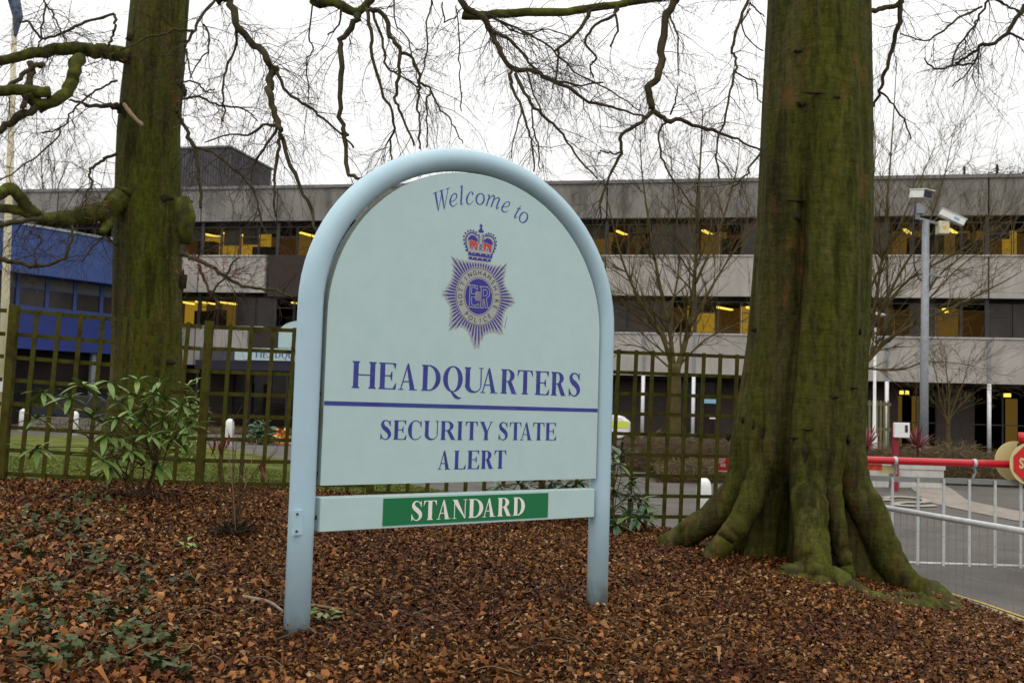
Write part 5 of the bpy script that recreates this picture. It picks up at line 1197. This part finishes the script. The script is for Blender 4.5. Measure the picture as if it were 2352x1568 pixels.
# ---- crest
eu = lambda x, y: uz((1080+x/4.354)*.91875, (540+y/4.354)*.91875)
STAR = [(-.208,2.464),(-.190,2.423),(-.188,2.373),(-.189,2.34),(-.197,2.312),(-.217,2.283),(-.232,2.257),(-.269,2.232),(-.238,2.208),(-.219,2.184),(-.201,2.162),(-.193,2.132),(-.192,2.1),(-.194,2.061),(-.197,2.004),(-.151,2.021),(-.113,2.037),(-.077,2.026),(-.053,2.0),(-.035,1.962),(-.017,1.93),(.007,1.882),(.029,1.933),(.048,1.973),(.063,2.002),(.093,2.015),(.127,2.022),(.158,2.019),(.201,2.008),(.199,2.067),(.202,2.124),(.211,2.153),(.228,2.177),(.265,2.20),(.290,2.223),(.268,2.255),(.244,2.286),(.219,2.307),(.203,2.328),(.198,2.361),(.205,2.408),(.216,2.468),(.175,2.449),(.131,2.443),(.09,2.443),(.063,2.449),(.009,2.451),(-.044,2.448),(-.097,2.446),(-.143,2.449)]
CX_, CZ_ = .007, 2.234
def sil(a):                                # distance from centre to the star outline along angle a
    dx, dz = math.cos(a), math.sin(a); best = 0
    for i in range(len(STAR)):
        x1, z1 = STAR[i][0]-CX_, STAR[i][1]-CZ_; x2, z2 = STAR[(i+1) % len(STAR)][0]-CX_, STAR[(i+1) % len(STAR)][1]-CZ_
        den = dx*(z2-z1)-dz*(x2-x1)
        if abs(den) < 1e-12: continue
        t = (x1*(z2-z1)-z1*(x2-x1))/den; s_ = (x1*dz-z1*dx)/den
        if t > 0 and -1e-6 <= s_ <= 1+1e-6: best = max(best, t)
    return best
NR = 64; star = []; rays = Ink(-FACE-.0022)
for i in range(NR):
    a = 2*PI*(i+.5)/NR; r = sil(a); am = 2*PI*i/NR
    star.append((CX_+min(sil(am), r)*.95*math.cos(am), CZ_+min(sil(am), r)*.95*math.sin(am))); star.append((CX_+r*math.cos(a), CZ_+r*math.sin(a)))
    r0 = 1/math.sqrt((math.cos(a)/.166)**2+(math.sin(a)/.179)**2); r1 = r*.94; w0, w1 = .0048, .0052; tx, tz = -math.sin(a), math.cos(a)
    q = lambda rr, ww: (CX_+rr*math.cos(a)+tx*ww, CZ_+rr*math.sin(a)+tz*ww)
    rm = r0+(r1-r0)*.65
    rays.poly([q(r0,-w0), q(rm,-w1), q(r1,-.0008), q(r1,.0008), q(rm,w1), q(r0,w0)])
ink = Ink(-FACE-.0012)
for i in range(len(star)):
    a, b = star[i], star[(i+1) % len(star)]; ink.poly([(CX_, CZ_), a, b])
ink.mb.build('star_plate', SILVER, pn); rays.mb.build('star_rays', STARBLUE, pn)
def ell(rx, rz, y, mt, name, rx2=None, rz2=None, n=48):
    k = Ink(y)
    if rx2: k.stripq([(CX_+rx*math.cos(2*PI*i/n), CZ_+rz*math.sin(2*PI*i/n)) for i in range(n+1)], [(CX_+rx2*math.cos(2*PI*i/n), CZ_+rz2*math.sin(2*PI*i/n)) for i in range(n+1)])
    else: k.poly([(CX_+rx*math.cos(2*PI*i/n), CZ_+rz*math.sin(2*PI*i/n)) for i in range(n)])
    return k.mb.build(name, mt, pn)
ell(.164,.177,-FACE-.0034,SILVER,'ring'); ell(.160,.173,-FACE-.0044,DARKINK,'ring_line',.157,.170); ell(.107,.117,-FACE-.0044,DARKINK,'ring_line',.104,.114); ell(.097,.107,-FACE-.0044,STARBLUE,'centre_oval')
def ringtext(body, a0, a1, rx, rz, inward, size):
    out = []
    for i, ch in enumerate(body):
        a = a0+(a1-a0)*i/(len(body)-1); x, z = CX_+rx*math.cos(a), CZ_+rz*math.sin(a)
        nx_, nz_ = math.cos(a)/rx, math.sin(a)/rz; th = math.atan2(nz_, nx_)-PI/2 if not inward else math.atan2(nz_, nx_)+PI/2
        me = text_mesh(ch, size, extr=.0002, bold=0, sx=.92)
        M_ = Matrix.Translation((x, -FACE-.0048, z)) @ Matrix.Rotation(-th, 4, 'Y') @ Matrix.Rotation(PI/2, 4, 'X'); me.transform(M_)
        out.append(me)
    mb = MB()
    for me in out:
        mb.add([v.co for v in me.vertices], [tuple(p.vertices) for p in me.polygons]); bpy.data.meshes.remove(me)
    mb.build('ring_lettering', DARKINK, pn)
ringtext('NOTTINGHAMSHIRE', D2(200), D2(-22), .131, .143, False, .043); ringtext('POLICE', D2(230), D2(309), .133, .146, True, .043)
ink = Ink(-FACE-.0052)
def es(pts, t, k=1): ink.stroke([(*eu(x, y), t*.00055) for x, y in pts], k)
# ER cipher in silver outline
E_ = [(388,745),(490,762),(490,800),(478,800),(470,780),(428,775),(424,845),(470,850)]; es(E_, 9)
es([(388,745),(410,765),(402,970),(382,985),(500,1000),(505,955),(490,955),(478,975),(428,965),(424,880),(470,885)], 9)
es([(512,765),(600,775),(625,815),(618,870),(585,900),(600,985),(618,1000),(575,998),(560,905),(550,905),(548,985),(560,1000),(510,995),(525,980),(530,780),(512,765)], 9)
es([(552,800),(590,805),(600,835),(585,870),(552,872),(552,800)], 8)
ink.poly([eu(470,820), eu(522,826), eu(516,925), eu(468,918)])
ink.mb.build('royal_cipher', SILVER, pn)
ink = Ink(-FACE-.0064)
for k in range(4): es([(480+k*11,828),(478+k*11,918)], 4)
ink.mb.build('cipher_bars', STARBLUE, pn)
# crown
def epoly(ink, P): ink.poly([eu(x, y) for x, y in P])
ink = Ink(-FACE-.0016)
Lh = [(395,400),(365,345),(350,285),(350,225),(375,180),(415,160),(460,165),(505,195),(530,205)]; Rh = [(560,195),(600,195),(650,205),(685,245),(695,300),(685,350),(655,420)]
for i in range(len(Lh)-1): epoly(ink, [(520,400), Lh[i], Lh[i+1]])
epoly(ink, [(520,400),(530,205),(560,195)])
for i in range(len(Rh)-1): epoly(ink, [(520,400), Rh[i], Rh[i+1]])
epoly(ink, [(520,395),(395,395),(392,470),(635,500),(660,422)])
ink.mb.build('crown_silver', SILVER, pn)
ink = Ink(-FACE-.0026)
def dot(x, y, r, n=10): epoly(ink, [(x+r*math.cos(2*PI*i/n), y+r*math.sin(2*PI*i/n)) for i in range(n)])
for x, y in [(368,335),(352,300),(345,260),(345,218),(362,185),(390,163),(420,155),(450,160),(478,175),(372,372),(590,198),(615,190),(640,195),(668,210),(688,240),(697,280),(697,318),(685,355),(668,390),(652,412)]: dot(x, y, 9.5)
es([(390,380),(370,310),(368,240),(390,200),(430,180),(470,195),(495,215)], 12, 4); es([(660,400),(680,340),(680,280),(660,235),(620,215),(570,220)], 12, 4)
epoly(ink, [(392,265),(395,235),(430,205),(470,220),(495,255),(498,275),(450,268),(430,255)]); epoly(ink, [(560,285),(562,262),(600,240),(640,258),(662,300),(655,315),(610,300),(585,285)])
epoly(ink, [(505,200),(515,200),(512,300),(505,300)]); epoly(ink, [(552,205),(562,205),(552,300),(545,300)]); epoly(ink, [(395,388),(658,424),(650,462),(395,425)]); epoly(ink, [(400,440),(640,472),(633,498),(402,468)])
epoly(ink, [(505,150),(560,155),(558,182),(507,178)]); es([(532,85),(532,150)], 14); es([(517,108),(550,110)], 14); dot(532,140,14)
epoly(ink, [(512,310),(545,312),(530,335)]); es([(508,370),(550,330)], 7); es([(548,380),(510,335)], 7); es([(430,365),(450,310),(475,365)], 10); es([(600,385),(612,330),(632,390)], 10)
ink.mb.build('crown_blue', STARBLUE, pn)
ink = Ink(-FACE-.0020)
epoly(ink, [(402,270),(430,262),(450,278),(478,268),(497,295),(492,370),(478,372),(470,320),(440,315),(422,355),(410,350)]); epoly(ink, [(556,295),(585,288),(605,305),(640,305),(650,330),(640,400),(625,398),(618,340),(590,330),(580,385),(560,380)])
ink.mb.build('crown_red', EMRED, pn)
ink = Ink(-FACE-.0034)
for x, y in [(430,402),(462,408),(525,415),(590,428),(628,435),(440,455),(490,462),(545,468),(600,478)]: dot(x, y, 8)
ink.mb.build('crown_gems', SILVER, pn)
# scuffs
ink = Ink()
es([(818,1090),(800,1160),(790,1225)], 5, 2)
ink.mb.build('scratch', DARKINK, pn)

# ------------------------------------------------------------------ leaf litter, ivy and plants on the bank
def scatter(name, X, Y, L, Wd, mt, seed, tilt=.5, lift=.02, curl=.5, spread_h=.03):
    r = np.random.default_rng(seed); n = len(X); Z = gz(X, Y)+r.random(n)*spread_h+.004
    yaw = r.random(n)*2*PI; pit = r.normal(0, tilt, n); rol = r.normal(0, tilt, n); cu = r.normal(0, curl, n)
    # 6 verts: base, left, right, tip with fold
    loc = np.array([(0,-.5,0),(-.5,-.08,0),(.5,-.08,0),(-.35,.28,0),(.35,.28,0),(0,.5,0)])
    P = np.repeat(loc[None], n, 0).copy(); P[:, :, 0] *= Wd[:, None]; P[:, :, 1] *= L[:, None]
    P[:, :, 0] *= 1+r.normal(0, .18, (n, 6)); P[:, :, 1] += r.normal(0, .07, (n, 6))*L[:, None]
    P[:, [1,2,3,4], 2] += (np.abs(cu)*Wd*.7)[:, None]; P[:, 5, 2] += cu*L*.35
    cp, sp = np.cos(pit), np.sin(pit); cr_, sr = np.cos(rol), np.sin(rol); cy, sy = np.cos(yaw), np.sin(yaw)
    x, y, z = P[:, :, 0], P[:, :, 1], P[:, :, 2]
    y, z = y*cp[:, None]-z*sp[:, None], y*sp[:, None]+z*cp[:, None]; x, z = x*cr_[:, None]+z*sr[:, None], -x*sr[:, None]+z*cr_[:, None]
    x, y = x*cy[:, None]-y*sy[:, None], x*sy[:, None]+y*cy[:, None]
    V = np.stack([x+X[:, None], y+Y[:, None], z+Z[:, None]], -1).reshape(-1, 3)
    T = np.array([(0,2,1),(1,2,4),(1,4,3),(3,4,5)]); Fa = (np.arange(n)[:, None, None]*6+T[None]).reshape(-1, 3)
    me = bpy.data.meshes.new(name); me.vertices.add(len(V)); me.vertices.foreach_set('co', V.ravel()); me.loops.add(Fa.size); me.loops.foreach_set('vertex_index', Fa.ravel())
    me.polygons.add(len(Fa)); me.polygons.foreach_set('loop_start', np.arange(len(Fa))*3); me.polygons.foreach_set('loop_total', np.full(len(Fa), 3)); me.update(calc_edges=True)
    me.materials.append(mt); o = bpy.data.objects.new(name, me); col.objects.link(o); o['kind'] = 'stuff'; return o
def sample(n, x0, x1, y0, y1, fn):
    X = rng.uniform(x0, x1, n); Y = rng.uniform(y0, y1, n); k = fn(X, Y); return X[k], Y[k]
fX = np.array([nd[0].x for nd in nodes]); fY = np.array([nd[0].y for nd in nodes])
kY = np.array([q[1] for q in KL][::-1]); kX = np.array([q[0] for q in KL][::-1])
def onbank(X, Y): return (Y < np.interp(X, fX, fY)+.12) & (X < np.interp(Y, kY, kX)-.05) & (np.abs(X) < .6*Y+1.2)
X, Y = sample(330000, -7.5, 4.6, 3.6, 12, onbank)
r = rng.random(len(X)); L = .018+.026*rng.random(len(X))**1.6; L = np.where(r > .93, .05, L); 
dr = np.sin(X*2.3+1.1*np.sin(Y*1.7))+np.sin(Y*3.1+X*1.3+.7*np.sin(X*4.1))+.9*np.sin(X*6.3-Y*5.2)+rng.normal(0,.9,len(X))
damp = dr < -.55
scatter('leaf_litter', X[damp], Y[damp], L[damp], L[damp]*rng.uniform(.3,.75,damp.sum()), DAMP, 3, .42, curl=.5, spread_h=.024)
scatter('leaf_litter', X[~damp], Y[~damp], L[~damp], L[~damp]*rng.uniform(.3,.75,(~damp).sum()), LITTER, 13, .45, curl=.55, spread_h=.034)
def left_dense(X, Y):
    d = (X+1.7+(Y-4)*.42); pr = np.clip(.75-d*.62, .05, 1)*np.clip((8.4-Y)/2.2, .12, 1); return onbank(X, Y) & (rng.random(len(X)) < pr) & (Y < 10)
X, Y = sample(17000, -7.5, 1.5, 3.6, 9.5, left_dense); L = rng.uniform(.030,.060,len(X))
scatter('dry_leaves', X, Y, L, L*rng.uniform(.5,.8,len(X)), BIGLEAF, 5, .55, curl=1.0, spread_h=.05)
X, Y = sample(3800, -6, 4.2, 3.6, 11, onbank); L = rng.uniform(.026,.054,len(X))
scatter('dry_leaves', X, Y, L, L*rng.uniform(.45,.75,len(X)), BIGLEAF, 6, .4, curl=.8, spread_h=.035)
# litter in the far island bed at right
X, Y = sample(9000, 9.2, 14, 14, 19, lambda X, Y: (X > 9.7+(Y-16)*.0+np.abs(Y-16.8)*.4)); L = rng.uniform(.05,.1,len(X))
scatter('leaf_litter', X, Y, L, L*.6, LITTER, 8, .5)
# ivy
def ivy(n, seed):
    r = random.Random(seed); mb = MB(); cl = []
    shape = [(0,-.05),(.28,-.18),(.46,.02),(.30,.18),(.42,.42),(.16,.40),(0,.82),(-.16,.40),(-.42,.42),(-.30,.18),(-.46,.02),(-.28,-.18)]
    spots = [(40,1290),(60,1400),(130,1370),(20,1480),(90,1540),(170,1540),(250,1530),(320,1400),(200,1300),(30,1240),(150,1220),(300,1330),(390,1540),(350,1500),(240,1425),(110,1450),(420,1350),(70,1200),(290,1470),(180,1260),(185,1160),(250,1170)]
    for k in range(n):
        sx, sy = r.choice(spots); x = sx+r.gauss(0,26); y = sy+r.gauss(0,17)
        p = ghit(max(-120, x), min(1620, max(1140, y))); s = r.uniform(.04,.075); h = r.uniform(.03,.10)
        R = Euler((r.gauss(0,.45), r.gauss(0,.45), r.uniform(0,6.3))).to_matrix()
        vs = [p+Vector((0,0,h))+R@Vector((a*s, b*s, .12*s*(1-abs(a)*3))) for a, b in shape]+[p+Vector((0,0,h+.004))+R@Vector((0,.15*s,.03*s))]
        m_ = len(shape); mb.add(vs, [(i, (i+1) % m_, m_) for i in range(m_)])
    o = mb.build('ivy', IVY, kind='stuff'); return o
ivy(560, 4)
# loose twigs lying on the litter
def fallen(label, pts, rad, mt, nm='fallen_twig'):
    P = [ghit(x, y)+Vector((0,0,dz)) for x, y, dz in pts]; mb = MB(); mb.tube(catmull(P, 4), list(np.linspace(rad, rad*.6, (len(P)-1)*4+1)), 6); tag(mb.build(nm, mt, smooth=True), label, 'twig')
fallen('pale lichened stick lying left of the sign\'s left leg', [(560,1385,.03),(590,1398,.05),(620,1408,.05),(650,1418,.03)], .013, mat('lichen_bark', (.16,.14,.10), (.30,.25,.17), scale=30, rough=.9))
fallen('thin brown stick lying right of the sign\'s left leg', [(712,1405,.03),(745,1412,.04),(785,1416,.03),(830,1425,.02)], .009, PALETW)
stems = MB()
for k in range(170):
    x = random.uniform(0, 900) if k < 80 else random.uniform(900, 2100); p = ghit(x, random.uniform(1300,1560)); a = random.uniform(0, 6.3); L_ = random.uniform(.05,.24); q = Vector((math.cos(a)*L_, math.sin(a)*L_, 0))
    stems.tube(catmull([p+Vector((0,0,.03)), p+q*.5+Vector((random.gauss(0,.02),random.gauss(0,.02),.055)), p+q+Vector((0,0,.03))], 3), random.uniform(.0018,.0036), 4)
stems.build('dry_stalks', mat('litter_twig', (.06,.04,.022), (.20,.14,.075), scale=2, rough=.9), kind='stuff')
def herb(label, x, y, s, n, mt):
    p = ghit(x, y); t = thing('weed', label, 'plant', p, 0); V, Fc = leafmesh(.07*s, .035*s, seg=2); mb = MB()
    for k in range(n):
        a = random.uniform(0,6.3); h = random.uniform(.02,.09)*s; c = Vector((math.cos(a)*.04*s, math.sin(a)*.04*s, h)); R = Euler((random.uniform(-.2,.6),0,a-PI/2)).to_matrix(); mb.add([c+R@Vector(q) for q in V], Fc)
    mb.build('foliage', mt, t); mb = MB(); mb.tube([(0,0,-.02),(.005,0,.08*s)], .003, 5); mb.build('stem', STEM, t)
herb('small green weed sprouting beside the sign\'s left leg', 742, 1440, 1.0, 16, RHODO)
herb('tiny green tuft in the litter left of the sign', 424, 1268, .9, 14, RHODO2)
herb('small pale green seedling in the litter below the rhododendron', 262, 1196, .9, 10, RHODO)

# ------------------------------------------------------------------ rhododendron, laurel and bare shrub by the fence
def shrub(name, label, base, Y, whorls, mt_list, L, wd, nleaf, stem_mt, droop=.35, dyr=.35):
    b = at(*base, Y); z = g1(b.x, b.y); t = thing(name, label, 'shrub', (b.x, b.y, z))
    meshes = []
    for mt in mt_list:
        V, Fc = leafmesh(L, wd, .2, .25, 5); me = bpy.data.meshes.new('leaf'); me.from_pydata(V, [], Fc); me.materials.append(mt); me.polygons.foreach_set('use_smooth', [True]*len(me.polygons)); meshes.append(me)
    O = Vector((b.x, b.y, z)); hub = [Vector((random.uniform(-.25,.25), random.uniform(-.15,.15), random.uniform(.15,.4))) for _ in range(9)]
    for wi, (x, y) in enumerate(whorls):
        w_ = at(x, y, Y+random.uniform(-dyr, dyr))-O; h_ = random.choice(hub); mid = h_.lerp(w_, .55)+Vector((random.gauss(0,.03),random.gauss(0,.03),.05))
        mb = MB(); mb.tube(catmull([Vector((random.gauss(0,.05), random.gauss(0,.03), -.04)), h_, mid, w_], 4) if wi % 5 == 0 else catmull([h_, h_.lerp(mid, .5)+Vector((0,0,.04)), mid, w_], 4), list(np.linspace(.011 if wi % 5 == 0 else .006,.0035,13)), 5); mb.build('stem', stem_mt, t, smooth=True)
        ax = (w_-mid).normalized(); ph = random.uniform(0,6.3)
        for k in range(nleaf):
            a = ph+2*PI*k/nleaf+random.gauss(0,.2); e = random.uniform(-.45,.7)
            d = Vector((math.cos(a)*math.cos(e), math.sin(a)*math.cos(e), math.sin(e)+.1-droop*random.random())).normalized()
            zax = (Vector((0,0,1))-d*d.z); zax = zax.normalized() if zax.length > .05 else Vector((1,0,0)); xax = d.cross(zax)
            s = random.uniform(.65,1.15); M_ = Matrix((( xax.x, d.x, zax.x, 0),(xax.y, d.y, zax.y, 0),(xax.z, d.z, zax.z, 0),(0,0,0,1)))
            linkcopy('leaf', random.choice(meshes), t, Matrix.Translation(w_) @ M_ @ Matrix.Scale(s, 4))
    return t
shrub('rhododendron', 'straggly light green rhododendron in front of the left trellis', (308,1122), 9.3,
  [(99,900),(188,883),(249,877),(316,873),(366,877),(279,924),(380,915),(161,914),(84,961),(420,930),(336,938),(376,965),(363,995),(286,1018),(400,1005),(319,960),(242,1000),(84,1028),(300,1035),(262,1072),(235,1055),(345,1000),(363,1065),(430,980),(352,905),(300,905),(260,1000),(210,960),(400,950),(270,960)],
  [RHODO, RHODO, RHODO2], .235, .056, 11, STEM, .45)
shrub('laurel_bush', 'dark glossy green evergreen bush beside the right leg of the sign', (1440,1205), 10.6,
  [(1420,1065),(1450,1105),(1472,1148),(1410,1125),(1440,1175),(1405,1185),(1486,1160),(1425,1045),(1462,1190),(1415,1205),(1445,1140),(1390,1090),(1395,1140),(1480,1185)], [LAUREL, LAUREL, RHODO], .22, .058, 11, STEM)
shrub('laurel_bush', 'low dark evergreen bush seen in the gap under the sign panel', (1230,1175), 11.0,
  [(1150,1115),(1190,1110),(1230,1105),(1270,1108),(1300,1115),(1330,1108),(1130,1130),(1210,1130),(1285,1140),(1250,1090),(1180,1135),(1340,1140)], [LAUREL], .22, .06, 10, STEM)
# white chippings and red tape glimpsed in that gap are left as the planted bed; bare shrub:
b = ghit(535, 1238); bs = thing('bare_shrub', 'leafless thin stemmed shrub in the leaf litter left of the sign', 'shrub', b)
for (x, y) in [(478,1010),(495,985),(520,1010),(545,1000),(565,960),(590,1010),(610,1050),(640,1030),(500,1080),(560,1060),(455,1080),(620,1090),(535,950)]:
    q = at(x, y, b.y+random.uniform(-.3,.3))-b; mb = MB(); m_ = q*.5+Vector((random.gauss(0,.04),random.gauss(0,.04),.04))
    C = catmull([Vector((random.gauss(0,.03),random.gauss(0,.03),-.03)), m_, q], 5); mb.tube(C, list(np.linspace(.0065,.0022,len(C))), 5)
    for k in range(4): i = random.randint(4, len(C)-2); grow(mb, C[i], (C[i+1]-C[i]).normalized()+Vector((random.gauss(0,.6),random.gauss(0,.6),.2)), random.uniform(.08,.22), .0025, 0, 0, .12, 0, 4, 3, rmin=.0012)
    mb.build('stem', random.choice([STEM, STEM, STEM, STEM, STEM, PALETW]), bs, smooth=True)
V, Fc = leafmesh(.13, .045, .2, .6, 3)
for (x, y) in [(500,990),(515,1000),(490,1005),(525,995),(508,1015),(600,1060)]:
    q = at(x, y, b.y)-b; R = Euler((random.uniform(-1.8,-1),random.uniform(-.4,.4),random.uniform(0,6.3))).to_matrix(); mb = MB(); mb.add([q+R@Vector(p) for p in V], Fc); mb.build('withered_leaf', REDLEAF, bs)
mb = MB()
for k in range(46):
    a = random.uniform(0,6.3); R_ = random.random()**.5*.09; c = Vector((math.cos(a)*R_, math.sin(a)*R_, .0)); mb.tube([c+Vector((0,0,-.03)), c*1.2+Vector((random.gauss(0,.02),random.gauss(0,.02),.05)), c*1.6+Vector((random.gauss(0,.05),random.gauss(0,.05),random.uniform(.06,.15)))], [.018,.012,.004], 5)
mb.build('hollow_sprouts', mat('dark_hollow', (.012,.008,.005), (.035,.024,.015), scale=12, rough=.95), bs)  # near-black sprouts stand in for the dark hollow at the shrub's foot
# lawn blades close behind the fence
X, Y = sample(60000, -9, 1.2, 10, 17, lambda X, Y: (Y > np.interp(X, fX, fY)+.05) & (X < np.interp(Y, [11.6,12.6,15.2,19.5], [1.3,.55,-.65,-2.7]))); L = rng.uniform(.04,.08,len(X))
scatter('grass', X, Y, L, L*.14, GRASSB, 9, 1.1, spread_h=.03)
